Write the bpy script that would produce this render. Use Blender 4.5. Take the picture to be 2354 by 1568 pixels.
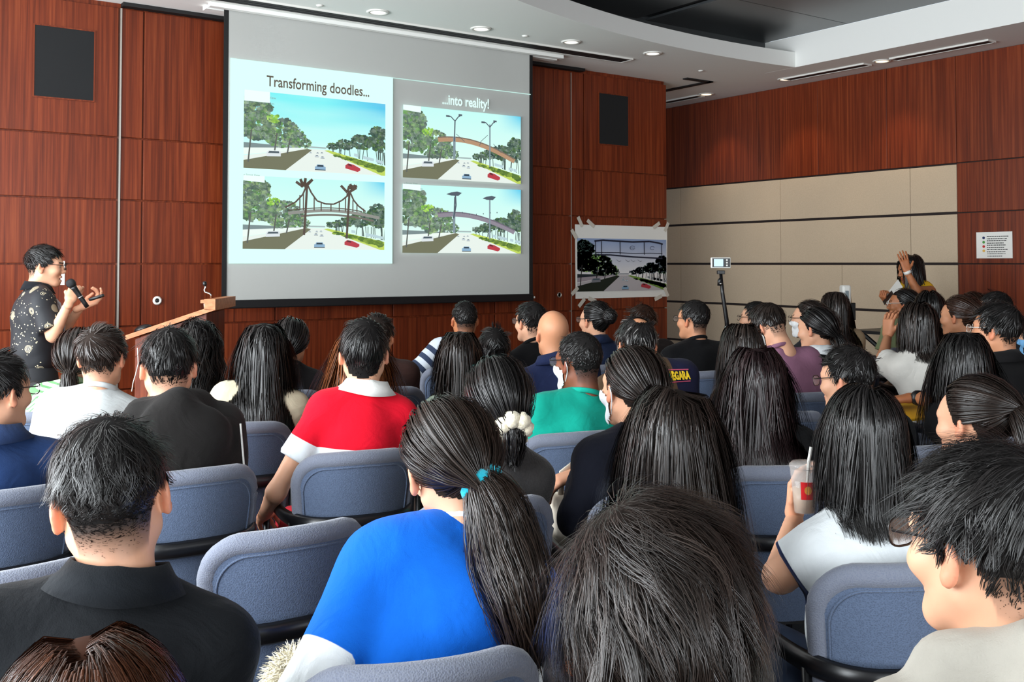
import bpy, bmesh, math, random
import numpy as np
from mathutils import Vector, Matrix

for o in list(bpy.data.objects):
    bpy.data.objects.remove(o, do_unlink=True)
scene = bpy.context.scene
COL = scene.collection
R = math.radians

# ------------------------------------------------------------------ camera
FOC = 2300.0                       # focal length in pixels of the 2354 x 1568 frame
IW, IH = 2354.0, 1568.0
CAM_Z = 1.53
YAW = R(35.1)                      # clockwise from +Y (front wall normal)
PITCH = R(1.76)
PPX, PPY = 1177.0, 536.0           # principal point of the (cropped) photograph
cs, sn, cp, sp = math.cos(YAW), math.sin(YAW), math.cos(PITCH), math.sin(PITCH)
AX_R = np.array([cs, -sn, 0.0])
AX_F = np.array([sn * cp, cs * cp, sp])
AX_U = np.array([-sn * sp, -cs * sp, cp])
CAM = np.array([0.0, 0.0, CAM_Z])

cam_d = bpy.data.cameras.new('camera')
cam = bpy.data.objects.new('camera', cam_d)
COL.objects.link(cam)
cam.matrix_world = Matrix((
    (AX_R[0], AX_U[0], -AX_F[0], CAM[0]),
    (AX_R[1], AX_U[1], -AX_F[1], CAM[1]),
    (AX_R[2], AX_U[2], -AX_F[2], CAM[2]),
    (0, 0, 0, 1)))
cam_d.sensor_fit = 'HORIZONTAL'
cam_d.sensor_width = 36.0
cam_d.lens = 36.0 * FOC / IW
cam_d.shift_x = 0.0
cam_d.shift_y = -(IH / 2 - PPY) / IW
cam_d.clip_start = 0.05
cam_d.clip_end = 60
scene.camera = cam

def ray(px, py):
    return AX_F + AX_R * ((px - PPX) / FOC) - AX_U * ((py - PPY) / FOC)
def at(px, py, d):
    """point of the room at camera depth d on the line of sight through a pixel"""
    return CAM + ray(px, py) * d
def on(px, py, axis, val):
    """where a line of sight meets the plane axis = val"""
    r_ = ray(px, py)
    return CAM + r_ * ((val - CAM[axis]) / r_[axis])

# ------------------------------------------------------------------ view, world, lights
vs = scene.view_settings
vs.view_transform = 'Standard'
vs.look = 'None'
vs.exposure = 0.15
vs.gamma = 1.0
vs.use_curve_mapping = False
scene.cycles.max_bounces = 6
scene.cycles.diffuse_bounces = 3
scene.cycles.glossy_bounces = 3
scene.cycles.transmission_bounces = 4
scene.cycles.transparent_max_bounces = 6
scene.cycles.caustics_reflective = False
scene.cycles.caustics_refractive = False
scene.cycles.sample_clamp_indirect = 4.0

world = bpy.data.worlds.new('world')
scene.world = world
world.use_nodes = True
bg = world.node_tree.nodes['Background']
bg.inputs[0].default_value = (0.80, 0.90, 1.0, 1)
bg.inputs[1].default_value = 1.2

def area(name, loc, rot, sx, sy, energy, color):
    l = bpy.data.lights.new(name, 'AREA')
    l.shape = 'RECTANGLE'
    l.size, l.size_y = sx, sy
    l.energy = energy
    l.color = color
    o = bpy.data.objects.new(name, l)
    o.location = loc
    o.rotation_euler = rot
    COL.objects.link(o)
    return o
XL, XR, YB, YF, YR = -2.0, 9.03, -3.5, 8.0, 11.0     # room limits: walls left, right, back, front, recess
ZC, ZC2 = 3.54, 3.86
# daylight of the window bands in the left and back walls, at the outer face of each opening
WIN_L = (0.2, 7.5)          # left wall window band, along Y
WIN_B = (-1.4, 3.4)         # back wall window band, along X
WIN_Z = (0.75, 3.05)
zc, zh = (WIN_Z[0] + WIN_Z[1]) / 2, WIN_Z[1] - WIN_Z[0]
area('window_left_offscreen', (XL - 0.17, (WIN_L[0] + WIN_L[1]) / 2, zc), (R(90), 0, R(-90)), WIN_L[1] - WIN_L[0], zh, 740, (0.90, 0.96, 1.0))
area('window_back_offscreen', ((WIN_B[0] + WIN_B[1]) / 2, YB - 0.17, zc), (R(90), 0, 0), WIN_B[1] - WIN_B[0], zh, 270, (0.90, 0.96, 1.0))

# ------------------------------------------------------------------ material helpers
MATS = {}
def newmat(name):
    m = bpy.data.materials.new(name)
    m.use_nodes = True
    MATS[name] = m
    nt = m.node_tree
    return m, nt, nt.nodes['Principled BSDF']
def lin(c):
    if isinstance(c, str):
        c = [int(c[i:i + 2], 16) for i in (0, 2, 4)]
    c = np.array(c, float) / 255.0
    return np.where(c <= 0.04045, c / 12.92, ((c + 0.055) / 1.055) ** 2.4)
def simple(name, rgb, rough=0.5, metal=0.0, spec=0.5, noise=0.0, nscale=20.0, bump=0.0, bscale=200.0, emit=None, estr=0.0):
    m, nt, b = newmat(name)
    c = tuple(lin(rgb)) + (1,)
    b.inputs['Base Color'].default_value = c
    b.inputs['Roughness'].default_value = rough
    b.inputs['Metallic'].default_value = metal
    b.inputs['Specular IOR Level'].default_value = spec
    tc = nt.nodes.new('ShaderNodeTexCoord')
    if noise > 0:
        n = nt.nodes.new('ShaderNodeTexNoise'); n.inputs['Scale'].default_value = nscale
        n.inputs['Detail'].default_value = 4
        nt.links.new(tc.outputs['Object'], n.inputs['Vector'])
        mx = nt.nodes.new('ShaderNodeMix'); mx.data_type = 'RGBA'; mx.blend_type = 'MULTIPLY'
        mx.inputs[0].default_value = noise
        mx.inputs[6].default_value = c
        nt.links.new(n.outputs['Fac'], mx.inputs[7])
        nt.links.new(mx.outputs[2], b.inputs['Base Color'])
    if bump > 0:
        n2 = nt.nodes.new('ShaderNodeTexNoise'); n2.inputs['Scale'].default_value = bscale
        nt.links.new(tc.outputs['Object'], n2.inputs['Vector'])
        bp = nt.nodes.new('ShaderNodeBump'); bp.inputs['Strength'].default_value = bump
        bp.inputs['Distance'].default_value = 0.004
        nt.links.new(n2.outputs['Fac'], bp.inputs['Height'])
        nt.links.new(bp.outputs['Normal'], b.inputs['Normal'])
    if emit is not None:
        b.inputs['Emission Color'].default_value = tuple(lin(emit)) + (1,)
        b.inputs['Emission Strength'].default_value = estr
    return m

def wood_mat(name, dark, mid, light, rough=0.38, axis=2):
    m, nt, b = newmat(name)
    g = nt.nodes.new('ShaderNodeNewGeometry')
    mp = nt.nodes.new('ShaderNodeMapping')
    s = [44.0, 44.0, 44.0]; s[axis] = 0.9
    mp.inputs['Scale'].default_value = s
    oi = nt.nodes.new('ShaderNodeObjectInfo')
    add = nt.nodes.new('ShaderNodeVectorMath'); add.operation = 'ADD'
    scl = nt.nodes.new('ShaderNodeVectorMath'); scl.operation = 'SCALE'; scl.inputs[3].default_value = 37.0
    nt.links.new(g.outputs['Position'], mp.inputs['Vector'])
    cmb = nt.nodes.new('ShaderNodeCombineXYZ')
    for k in range(3): nt.links.new(oi.outputs['Random'], cmb.inputs[k])
    nt.links.new(cmb.outputs[0], scl.inputs[0])
    nt.links.new(mp.outputs[0], add.inputs[0]); nt.links.new(scl.outputs[0], add.inputs[1])
    n = nt.nodes.new('ShaderNodeTexNoise'); n.inputs['Scale'].default_value = 1.0
    n.inputs['Detail'].default_value = 6; n.inputs['Roughness'].default_value = 0.62
    n.inputs['Distortion'].default_value = 0.25
    nt.links.new(add.outputs[0], n.inputs['Vector'])
    rp = nt.nodes.new('ShaderNodeValToRGB')
    e = rp.color_ramp.elements
    e[0].position = 0.30; e[0].color = tuple(lin(dark)) + (1,)
    e[1].position = 0.72; e[1].color = tuple(lin(light)) + (1,)
    k = e.new(0.5); k.color = tuple(lin(mid)) + (1,)
    nt.links.new(n.outputs['Fac'], rp.inputs[0])
    # slow tone drift from veneer leaf to veneer leaf
    n3 = nt.nodes.new('ShaderNodeTexNoise'); n3.inputs['Scale'].default_value = 0.07
    nt.links.new(add.outputs[0], n3.inputs['Vector'])
    mr = nt.nodes.new('ShaderNodeMapRange'); mr.inputs[1].default_value = 0.3; mr.inputs[2].default_value = 0.7
    mr.inputs[3].default_value = 0.88; mr.inputs[4].default_value = 1.10
    nt.links.new(n3.outputs['Fac'], mr.inputs[0])
    mx = nt.nodes.new('ShaderNodeMix'); mx.data_type = 'RGBA'; mx.blend_type = 'MULTIPLY'; mx.inputs[0].default_value = 1
    nt.links.new(rp.outputs[0], mx.inputs[6]); nt.links.new(mr.outputs[0], mx.inputs[7])
    nt.links.new(mx.outputs[2], b.inputs['Base Color'])
    b.inputs['Roughness'].default_value = rough
    b.inputs['Specular IOR Level'].default_value = 0.3
    bp = nt.nodes.new('ShaderNodeBump'); bp.inputs['Strength'].default_value = 0.06; bp.inputs['Distance'].default_value = 0.002
    nt.links.new(n.outputs['Fac'], bp.inputs['Height']); nt.links.new(bp.outputs['Normal'], b.inputs['Normal'])
    return m

def col_mat(name, rough=0.7, spec=0.3, bump=0.0, bscale=300.0, sss=0.0, emission=False, sheen=0.0, attr='Col', noise=0.15, nscale=60.0, coat=0.0):
    """material that takes its colour from the object's own colour attribute"""
    m, nt, b = newmat(name)
    a = nt.nodes.new('ShaderNodeAttribute'); a.attribute_name = attr
    src = a.outputs['Color']
    tc = nt.nodes.new('ShaderNodeTexCoord')
    if noise > 0:
        n = nt.nodes.new('ShaderNodeTexNoise'); n.inputs['Scale'].default_value = nscale
        nt.links.new(tc.outputs['Object'], n.inputs['Vector'])
        mr = nt.nodes.new('ShaderNodeMapRange'); mr.inputs[3].default_value = 1 - noise; mr.inputs[4].default_value = 1 + noise
        nt.links.new(n.outputs['Fac'], mr.inputs[0])
        mx = nt.nodes.new('ShaderNodeMix'); mx.data_type = 'RGBA'; mx.blend_type = 'MULTIPLY'; mx.inputs[0].default_value = 1
        nt.links.new(src, mx.inputs[6]); nt.links.new(mr.outputs[0], mx.inputs[7])
        src = mx.outputs[2]
    if emission:
        b.inputs['Base Color'].default_value = (0.02, 0.02, 0.02, 1)
        nt.links.new(src, b.inputs['Emission Color'])
        b.inputs['Emission Strength'].default_value = 1.0
    else:
        nt.links.new(src, b.inputs['Base Color'])
    b.inputs['Roughness'].default_value = rough
    b.inputs['Specular IOR Level'].default_value = spec
    if sss > 0:
        b.inputs['Subsurface Weight'].default_value = sss
        b.inputs['Subsurface Radius'].default_value = (0.012, 0.005, 0.003)
        b.inputs['Subsurface Scale'].default_value = 1.0
    if sheen > 0:
        b.inputs['Sheen Weight'].default_value = sheen
    if coat > 0:
        b.inputs['Coat Weight'].default_value = coat
    if bump > 0:
        n2 = nt.nodes.new('ShaderNodeTexNoise'); n2.inputs['Scale'].default_value = bscale; n2.inputs['Detail'].default_value = 3
        nt.links.new(tc.outputs['Object'], n2.inputs['Vector'])
        bp = nt.nodes.new('ShaderNodeBump'); bp.inputs['Strength'].default_value = bump; bp.inputs['Distance'].default_value = 0.003
        nt.links.new(n2.outputs['Fac'], bp.inputs['Height']); nt.links.new(bp.outputs['Normal'], b.inputs['Normal'])
    return m

M_WOOD = wood_mat('red_mahogany_veneer', '501e0e', '6f2d15', '8b4121')
M_WOODD = simple('dark_joint_backing', '1c0d0a', 0.7)
M_BEIGE = simple('beige_wall_fabric', 'd2bda2', 0.85, noise=0.30, nscale=160, bump=0.3, bscale=260)
M_WHITE = simple('white_ceiling_paint', 'f6f6f2', 0.75)
M_GREYC = simple('grey_metal_ceiling', '55585a', 0.32, metal=0.5)
M_BLACK = simple('black_matt', '0d0d0e', 0.6)
M_SPK = simple('black_speaker_cloth', '0f1113', 0.85, bump=0.2, bscale=500)
M_ALU = simple('brushed_aluminium', 'c9c2b8', 0.35, metal=0.8)
M_CARPET = simple('brown_carpet', '5b4a42', 0.95, noise=0.5, nscale=90, bump=0.5, bscale=300)
M_SCREEN = simple('projection_cloth', 'b9bab6', 0.9)
M_PLASTIC_W = simple('white_plastic', 'e8e6e0', 0.4)
M_PLASTIC_B = simple('black_plastic', '141416', 0.38)
M_TUBE = simple('black_powder_coated_steel', '101013', 0.32, spec=0.5)
M_CHROME = simple('chrome', 'd8d8d8', 0.2, metal=1.0)
M_PAPER = simple('white_paper', 'eceae4', 0.8)
M_TAPE = simple('translucent_tape', 'cfc8bc', 0.4)
M_LWOOD = wood_mat('light_lectern_wood', 'a8683f', 'c07a50', 'd18f63', 0.4, axis=0)
M_GLASSW = simple('window_pane', 'cfe2f0', 0.1)
M_WARM = simple('warm_downlight_lens', 'ffe2b8', 0.4, emit='ffd9a6', estr=3.0)
M_COOL = simple('white_downlight_lens', 'f4f4ee', 0.4, emit='fff6e6', estr=1.2)
M_FAB = col_mat('woven_cloth', 0.85, 0.12, bump=0.25, bscale=420, sheen=0.04, noise=0.08, nscale=30)
def two_tone(m):
    """second colour Col2 where the garment's own 'mask' distance is positive (panels, cuffs)"""
    nt = m.node_tree
    a = [n for n in nt.nodes if n.type == 'ATTRIBUTE'][0]
    l = [k for k in nt.links if k.from_node == a][0]; dst = l.to_socket
    nt.links.remove(l)
    a2 = nt.nodes.new('ShaderNodeAttribute'); a2.attribute_name = 'Col2'
    mk = nt.nodes.new('ShaderNodeAttribute'); mk.attribute_name = 'mask'
    mr = nt.nodes.new('ShaderNodeMapRange'); mr.inputs[1].default_value = 0.0; mr.inputs[2].default_value = 0.0015
    nt.links.new(mk.outputs['Fac'], mr.inputs[0])
    mx = nt.nodes.new('ShaderNodeMix'); mx.data_type = 'RGBA'
    nt.links.new(mr.outputs[0], mx.inputs[0]); nt.links.new(a.outputs['Color'], mx.inputs[6]); nt.links.new(a2.outputs['Color'], mx.inputs[7])
    nt.links.new(mx.outputs[2], dst)
    return m
two_tone(M_FAB)
def wrinkle(m, scale=8.0, dist=.02, strength=.35):
    nt = m.node_tree; b = nt.nodes['Principled BSDF']
    tc = nt.nodes.new('ShaderNodeTexCoord')
    n = nt.nodes.new('ShaderNodeTexNoise'); n.inputs['Scale'].default_value = scale; n.inputs['Detail'].default_value = 3; n.inputs['Distortion'].default_value = 1.6
    nt.links.new(tc.outputs['Object'], n.inputs['Vector'])
    bp = nt.nodes.new('ShaderNodeBump'); bp.inputs['Strength'].default_value = strength; bp.inputs['Distance'].default_value = dist
    nt.links.new(n.outputs['Fac'], bp.inputs['Height'])
    old = [l for l in nt.links if l.to_socket == b.inputs['Normal']]
    if old: nt.links.new(old[0].from_socket, bp.inputs['Normal'])
    nt.links.new(bp.outputs['Normal'], b.inputs['Normal'])
wrinkle(M_FAB)
def stripe_mat(name, c1, c2, per, duty=.5):
    m, nt, b = newmat(name)
    a = nt.nodes.new('ShaderNodeAttribute'); a.attribute_name = 'mask'
    mu = nt.nodes.new('ShaderNodeMath'); mu.operation = 'DIVIDE'; mu.inputs[1].default_value = per
    fr = nt.nodes.new('ShaderNodeMath'); fr.operation = 'FRACT'
    gt = nt.nodes.new('ShaderNodeMath'); gt.operation = 'GREATER_THAN'; gt.inputs[1].default_value = duty
    nt.links.new(a.outputs['Fac'], mu.inputs[0]); nt.links.new(mu.outputs[0], fr.inputs[0]); nt.links.new(fr.outputs[0], gt.inputs[0])
    mx = nt.nodes.new('ShaderNodeMix'); mx.data_type = 'RGBA'
    mx.inputs[6].default_value = tuple(lin(c1)) + (1,); mx.inputs[7].default_value = tuple(lin(c2)) + (1,)
    nt.links.new(gt.outputs[0], mx.inputs[0]); nt.links.new(mx.outputs[2], b.inputs['Base Color'])
    b.inputs['Roughness'].default_value = .85
    return m
M_STRIPE_N = stripe_mat('navy_white_stripes', '26344e', 'c9d0d8', .060)
M_STRIPE_G = stripe_mat('green_cream_stripes', '5f9560', 'd5e2d0', .022, .42)
def batik_mat():
    m, nt, b = newmat('black_batik')
    tc = nt.nodes.new('ShaderNodeTexCoord')
    v = nt.nodes.new('ShaderNodeTexVoronoi'); v.inputs['Scale'].default_value = 13.0
    nt.links.new(tc.outputs['Object'], v.inputs['Vector'])
    v2 = nt.nodes.new('ShaderNodeTexVoronoi'); v2.inputs['Scale'].default_value = 55
    nt.links.new(tc.outputs['Object'], v2.inputs['Vector'])
    wv = nt.nodes.new('ShaderNodeMath'); wv.operation = 'SINE'
    ms = nt.nodes.new('ShaderNodeMath'); ms.operation = 'MULTIPLY'; ms.inputs[1].default_value = 120
    nt.links.new(v.outputs['Distance'], ms.inputs[0]); nt.links.new(ms.outputs[0], wv.inputs[0])
    near = nt.nodes.new('ShaderNodeMath'); near.operation = 'LESS_THAN'; near.inputs[1].default_value = .33
    nt.links.new(v.outputs['Distance'], near.inputs[0])
    ring = nt.nodes.new('ShaderNodeMath'); ring.operation = 'GREATER_THAN'; ring.inputs[1].default_value = .25
    nt.links.new(wv.outputs[0], ring.inputs[0])
    sx = nt.nodes.new('ShaderNodeSeparateColor'); nt.links.new(v.outputs['Color'], sx.inputs[0])
    sel = nt.nodes.new('ShaderNodeMath'); sel.operation = 'GREATER_THAN'; sel.inputs[1].default_value = .38
    nt.links.new(sx.outputs[0], sel.inputs[0])
    p1 = nt.nodes.new('ShaderNodeMath'); p1.operation = 'MULTIPLY'; p2 = nt.nodes.new('ShaderNodeMath'); p2.operation = 'MULTIPLY'
    nt.links.new(near.outputs[0], p1.inputs[0]); nt.links.new(ring.outputs[0], p1.inputs[1]); nt.links.new(p1.outputs[0], p2.inputs[0]); nt.links.new(sel.outputs[0], p2.inputs[1])
    dot = nt.nodes.new('ShaderNodeMath'); dot.operation = 'LESS_THAN'; dot.inputs[1].default_value = .22
    nt.links.new(v2.outputs['Distance'], dot.inputs[0])
    s2 = nt.nodes.new('ShaderNodeMath'); s2.operation = 'LESS_THAN'; s2.inputs[1].default_value = .5; nt.links.new(sx.outputs[1], s2.inputs[0])
    d2 = nt.nodes.new('ShaderNodeMath'); d2.operation = 'MULTIPLY'; nt.links.new(dot.outputs[0], d2.inputs[0]); nt.links.new(s2.outputs[0], d2.inputs[1])
    mxx = nt.nodes.new('ShaderNodeMath'); mxx.operation = 'MAXIMUM'; nt.links.new(p2.outputs[0], mxx.inputs[0]); nt.links.new(d2.outputs[0], mxx.inputs[1])
    mx = nt.nodes.new('ShaderNodeMix'); mx.data_type = 'RGBA'; mx.inputs[6].default_value = tuple(lin('14161c')) + (1,); mx.inputs[7].default_value = tuple(lin('cfc2a2')) + (1,)
    nt.links.new(mxx.outputs[0], mx.inputs[0]); nt.links.new(mx.outputs[2], b.inputs['Base Color'])
    b.inputs['Roughness'].default_value = .7
    return m
M_BATIK = batik_mat()
M_KNIT = col_mat('knit_cloth', 0.9, 0.15, bump=0.8, bscale=160, sheen=0.3, noise=0.4, nscale=120)
M_SKIN = col_mat('skin', 0.5, 0.35, sss=0.12, noise=0.06, nscale=25)
M_HAIR = col_mat('hair', 0.25, 0.38, noise=0.0)
M_HAIRB = col_mat('hair_underlayer', 0.85, 0.1, noise=0.0)
M_PRINT = col_mat('printed_ink', 0.75, 0.2, noise=0.0)
M_GLOW = col_mat('projected_light', 0.9, 0.0, emission=True, noise=0.0)
M_FRAME = simple('dark_spectacle_frame', '1a1412', 0.3)
M_FRAME_W = simple('clear_spectacle_frame', 'd9d4cc', 0.25)
def glass_mat():
    m, nt, b = newmat('spectacle_lens')
    b.inputs['Base Color'].default_value = (0.9, 0.93, 0.95, 1)
    b.inputs['Roughness'].default_value = 0.03
    b.inputs['Alpha'].default_value = 0.22
    return m
M_LENS = glass_mat()
def trouser_mat():
    m, nt, b = newmat('trouser_cloth')
    oi = nt.nodes.new('ShaderNodeObjectInfo')
    nt.links.new(oi.outputs['Color'], b.inputs['Base Color'])
    b.inputs['Roughness'].default_value = 0.85
    return m
M_TROU = trouser_mat()
def chair_fabric(name, a, c):
    m, nt, b = newmat(name)
    tc = nt.nodes.new('ShaderNodeTexCoord')
    v = nt.nodes.new('ShaderNodeTexVoronoi'); v.inputs['Scale'].default_value = 300
    nt.links.new(tc.outputs['Object'], v.inputs['Vector'])
    rp = nt.nodes.new('ShaderNodeValToRGB')
    rp.color_ramp.elements[0].color = tuple(lin(c)) + (1,); rp.color_ramp.elements[0].position = 0.0
    rp.color_ramp.elements[1].color = tuple(lin(a)) + (1,); rp.color_ramp.elements[1].position = 0.55
    nt.links.new(v.outputs['Distance'], rp.inputs[0])
    nt.links.new(rp.outputs[0], b.inputs['Base Color'])
    b.inputs['Roughness'].default_value = 0.9
    b.inputs['Sheen Weight'].default_value = 0.25
    bp = nt.nodes.new('ShaderNodeBump'); bp.inputs['Strength'].default_value = 0.5; bp.inputs['Distance'].default_value = 0.002
    nt.links.new(v.outputs['Distance'], bp.inputs['Height']); nt.links.new(bp.outputs['Normal'], b.inputs['Normal'])
    return m
M_CHAIR = chair_fabric('blue_grey_chair_tweed', '53627c', '38455c')
M_CHAIRE = chair_fabric('blue_grey_chair_edging', '6f7482', '60667a')

# ------------------------------------------------------------------ object helpers
def tag(o, label=None, cat=None, group=None, kind=None):
    if label: o['label'] = label
    if cat: o['category'] = cat
    if group: o['group'] = group
    if kind: o['kind'] = kind
    return o
def empty(name, loc=(0, 0, 0), rz=0.0):
    o = bpy.data.objects.new(name, None)
    o.empty_display_size = 0.1
    o.location = loc
    o.rotation_euler = (0, 0, rz)
    COL.objects.link(o)
    return o
def link(name, me, mat, parent=None, smooth=False):
    if mat is not None and len(me.materials) == 0:
        me.materials.append(mat)
    if smooth:
        me.polygons.foreach_set('use_smooth', np.ones(len(me.polygons), bool))
    o = bpy.data.objects.new(name, me)
    COL.objects.link(o)
    if parent is not None:
        o.parent = parent
    return o
def mesh_np(name, V, Q, col=None, normals=None, extra=None, matidx=None):
    """mesh from numpy arrays: V (n,3), Q (m,3 or 4) or list of such arrays"""
    if not isinstance(Q, list): Q = [Q]
    Q = [q for q in Q if len(q)]
    me = bpy.data.meshes.new(name)
    me.vertices.add(len(V))
    me.vertices.foreach_set('co', np.ascontiguousarray(V, np.float32).ravel())
    loops = np.concatenate([q.ravel() for q in Q]).astype(np.int32)
    tot = np.concatenate([np.full(len(q), q.shape[1], np.int32) for q in Q])
    start = np.concatenate([[0], np.cumsum(tot)[:-1]]).astype(np.int32)
    me.loops.add(len(loops)); me.loops.foreach_set('vertex_index', loops)
    me.polygons.add(len(tot)); me.polygons.foreach_set('loop_start', start); me.polygons.foreach_set('loop_total', tot)
    me.update(calc_edges=True)
    if col is not None:
        a = me.color_attributes.new('Col', 'FLOAT_COLOR', 'POINT')
        c = np.ones((len(V), 4), np.float32); c[:, :3] = col
        a.data.foreach_set('color', c.ravel())
    if extra:
        for k_, arr in extra.items():
            arr = np.asarray(arr, np.float32)
            if arr.ndim == 1:
                a = me.attributes.new(k_, 'FLOAT', 'POINT'); a.data.foreach_set('value', arr)
            else:
                a = me.color_attributes.new(k_, 'FLOAT_COLOR', 'POINT'); c = np.ones((len(V), 4), np.float32); c[:, :3] = arr; a.data.foreach_set('color', c.ravel())
    if matidx is not None: me.polygons.foreach_set('material_index', np.asarray(matidx, np.int32))
    me.polygons.foreach_set('use_smooth', np.ones(len(tot), bool))
    if normals is not None:
        me.normals_split_custom_set_from_vertices(normals)
    return me

class MB:
    """collects simple solids into one mesh"""
    def __init__(s): s.v = []; s.f = []; s.c = []
    def add(s, V, F, c=None):
        n = len(s.v)
        s.v += [tuple(p) for p in V]
        s.f += [tuple(i + n for i in f) for f in F]
        s.c += [c if c is not None else (1, 1, 1)] * len(V)
        return s
    def box(s, lo, hi, c=None, ch=0.0):
        x0, y0, z0 = lo; x1, y1, z1 = hi
        if ch <= 0:
            V = [(x0, y0, z0), (x1, y0, z0), (x1, y1, z0), (x0, y1, z0), (x0, y0, z1), (x1, y0, z1), (x1, y1, z1), (x0, y1, z1)]
            F = [(0, 3, 2, 1), (4, 5, 6, 7), (0, 1, 5, 4), (1, 2, 6, 5), (2, 3, 7, 6), (3, 0, 4, 7)]
            return s.add(V, F, c)
        bm = bmesh.new()
        bmesh.ops.create_cube(bm, size=1)
        for v in bm.verts:
            v.co = Vector(((x0 + x1) / 2 + v.co.x * (x1 - x0), (y0 + y1) / 2 + v.co.y * (y1 - y0), (z0 + z1) / 2 + v.co.z * (z1 - z0)))
        bmesh.ops.bevel(bm, geom=bm.edges[:], offset=ch, segments=2, affect='EDGES', profile=0.5)
        bm.verts.index_update()
        s.add([v.co[:] for v in bm.verts], [[v.index for v in f.verts] for f in bm.faces], c)
        bm.free()
        return s
    def tube(s, pts, rad, n=8, c=None, flat=None, closed=False):
        """tube along pts; rad scalar or list; flat=(wx,wz) for an oval section"""
        P = np.array(pts, float); m = len(P)
        rr = np.full(m, rad, float) if np.isscalar(rad) else np.array(rad, float)
        T = np.roll(P, -1, 0) - np.roll(P, 1, 0)
        if not closed:
            T[0] = P[1] - P[0]; T[-1] = P[-1] - P[-2]
        T /= np.linalg.norm(T, axis=1)[:, None] + 1e-12
        up = np.array([0, 0, 1.0])
        if abs(T[:, 2]).mean() > 0.8: up = np.array([0, 1.0, 0])
        A = np.cross(T, up); A /= np.linalg.norm(A, axis=1)[:, None] + 1e-12
        B = np.cross(A, T)
        V = []
        fx, fz = flat if flat else (1, 1)
        for i in range(m):
            for k in range(n):
                a = 2 * math.pi * k / n
                V.append(P[i] + A[i] * math.cos(a) * rr[i] * fx + B[i] * math.sin(a) * rr[i] * fz)
        F = []
        mm = m if closed else m - 1
        for i in range(mm):
            j = (i + 1) % m
            for k in range(n):
                l = (k + 1) % n
                F.append((i * n + k, i * n + l, j * n + l, j * n + k))
        if not closed:
            F.append(tuple(range(n))[::-1]); F.append(tuple((m - 1) * n + k for k in range(n)))
        return s.add(V, F, c)
    def lathe(s, prof, n=16, c=None, origin=(0, 0, 0), axis=2):
        V = []; F = []
        for (r_, z) in prof:
            for k in range(n):
                a = 2 * math.pi * k / n
                p = [r_ * math.cos(a), r_ * math.sin(a), z]
                if axis == 1: p = [p[0], p[2], p[1]]
                if axis == 0: p = [p[2], p[0], p[1]]
                V.append((p[0] + origin[0], p[1] + origin[1], p[2] + origin[2]))
        m = len(prof)
        for i in range(m - 1):
            for k in range(n):
                l = (k + 1) % n
                F.append((i * n + k, i * n + l, (i + 1) * n + l, (i + 1) * n + k))
        F.append(tuple(range(n))[::-1]); F.append(tuple((m - 1) * n + k for k in range(n)))
        return s.add(V, F, c)
    def prism(s, poly, lo, hi, axis=2, c=None):
        """extrude a 2-D polygon along an axis"""
        def p3(p, h):
            return {0: (h, p[0], p[1]), 1: (p[0], h, p[1]), 2: (p[0], p[1], h)}[axis]
        n = len(poly)
        V = [p3(p, lo) for p in poly] + [p3(p, hi) for p in poly]
        F = [tuple(range(n))[::-1], tuple(range(n, 2 * n))] + [(i, (i + 1) % n, n + (i + 1) % n, n + i) for i in range(n)]
        return s.add(V, F, c)
    def mesh(s, name, smooth=False, color=False, fix=True):
        me = bpy.data.meshes.new(name)
        me.from_pydata(s.v, [], s.f)
        if fix:
            bm = bmesh.new(); bm.from_mesh(me); bmesh.ops.recalc_face_normals(bm, faces=bm.faces[:]); bm.to_mesh(me); bm.free()
        if color:
            a = me.color_attributes.new('Col', 'FLOAT_COLOR', 'POINT')
            c = np.ones((len(s.v), 4), np.float32); c[:, :3] = np.array(s.c)
            a.data.foreach_set('color', c.ravel())
        me.update()
        if smooth:
            me.polygons.foreach_set('use_smooth', np.ones(len(me.polygons), bool))
        return me
    def build(s, name, mat, parent=None, smooth=False, color=False, fix=True):
        return link(name, s.mesh(name, smooth, color, fix), mat, parent)
def smooth_by_angle(o, ang=40):
    me = o.data
    me.polygons.foreach_set('use_smooth', np.ones(len(me.polygons), bool))
    try:
        me.set_sharp_from_angle(angle=R(ang))
    except Exception:
        pass
    return o
def text_mesh(body, size, bold=0.0, align='LEFT'):
    c = bpy.data.curves.new('lettering', 'FONT')
    c.body = body; c.size = size; c.align_x = align; c.offset = bold; c.resolution_u = 3; c.extrude = 0.0
    o = bpy.data.objects.new('lettering', c)
    COL.objects.link(o)
    dg = bpy.context.evaluated_depsgraph_get()
    me = bpy.data.meshes.new_from_object(o.evaluated_get(dg))
    bpy.data.objects.remove(o, do_unlink=True)
    bpy.data.curves.remove(c)
    return me
# ================================================================== the room
ROWS = [0.10, 0.57, 1.05, 1.53, 2.02, 2.50, ZC - 0.035]
def struct(o): return tag(o, kind='structure')
GAP = 0.006
PANEL_CACHE = {}
def panel(parent, cx, cy, cz, sx, sy, sz, mat, name='panel'):
    """one chamfered wall panel; alike panels share their mesh"""
    key = (round(sx, 3), round(sy, 3), round(sz, 3), mat.name)
    if key not in PANEL_CACHE:
        PANEL_CACHE[key] = MB().box((-sx / 2, -sy / 2, -sz / 2), (sx / 2, sy / 2, sz / 2), ch=0.003).mesh('panel')
        PANEL_CACHE[key].materials.append(mat)
    o = bpy.data.objects.new(name, PANEL_CACHE[key])
    o.location = (cx, cy, cz)
    COL.objects.link(o)
    o.parent = parent
    return o
# floor
fl = struct(MB().box((XL - 0.2, YB - 0.2, -0.1), (XR + 0.2, YR + 0.2, 0.0)).build('floor', M_CARPET))
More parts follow.
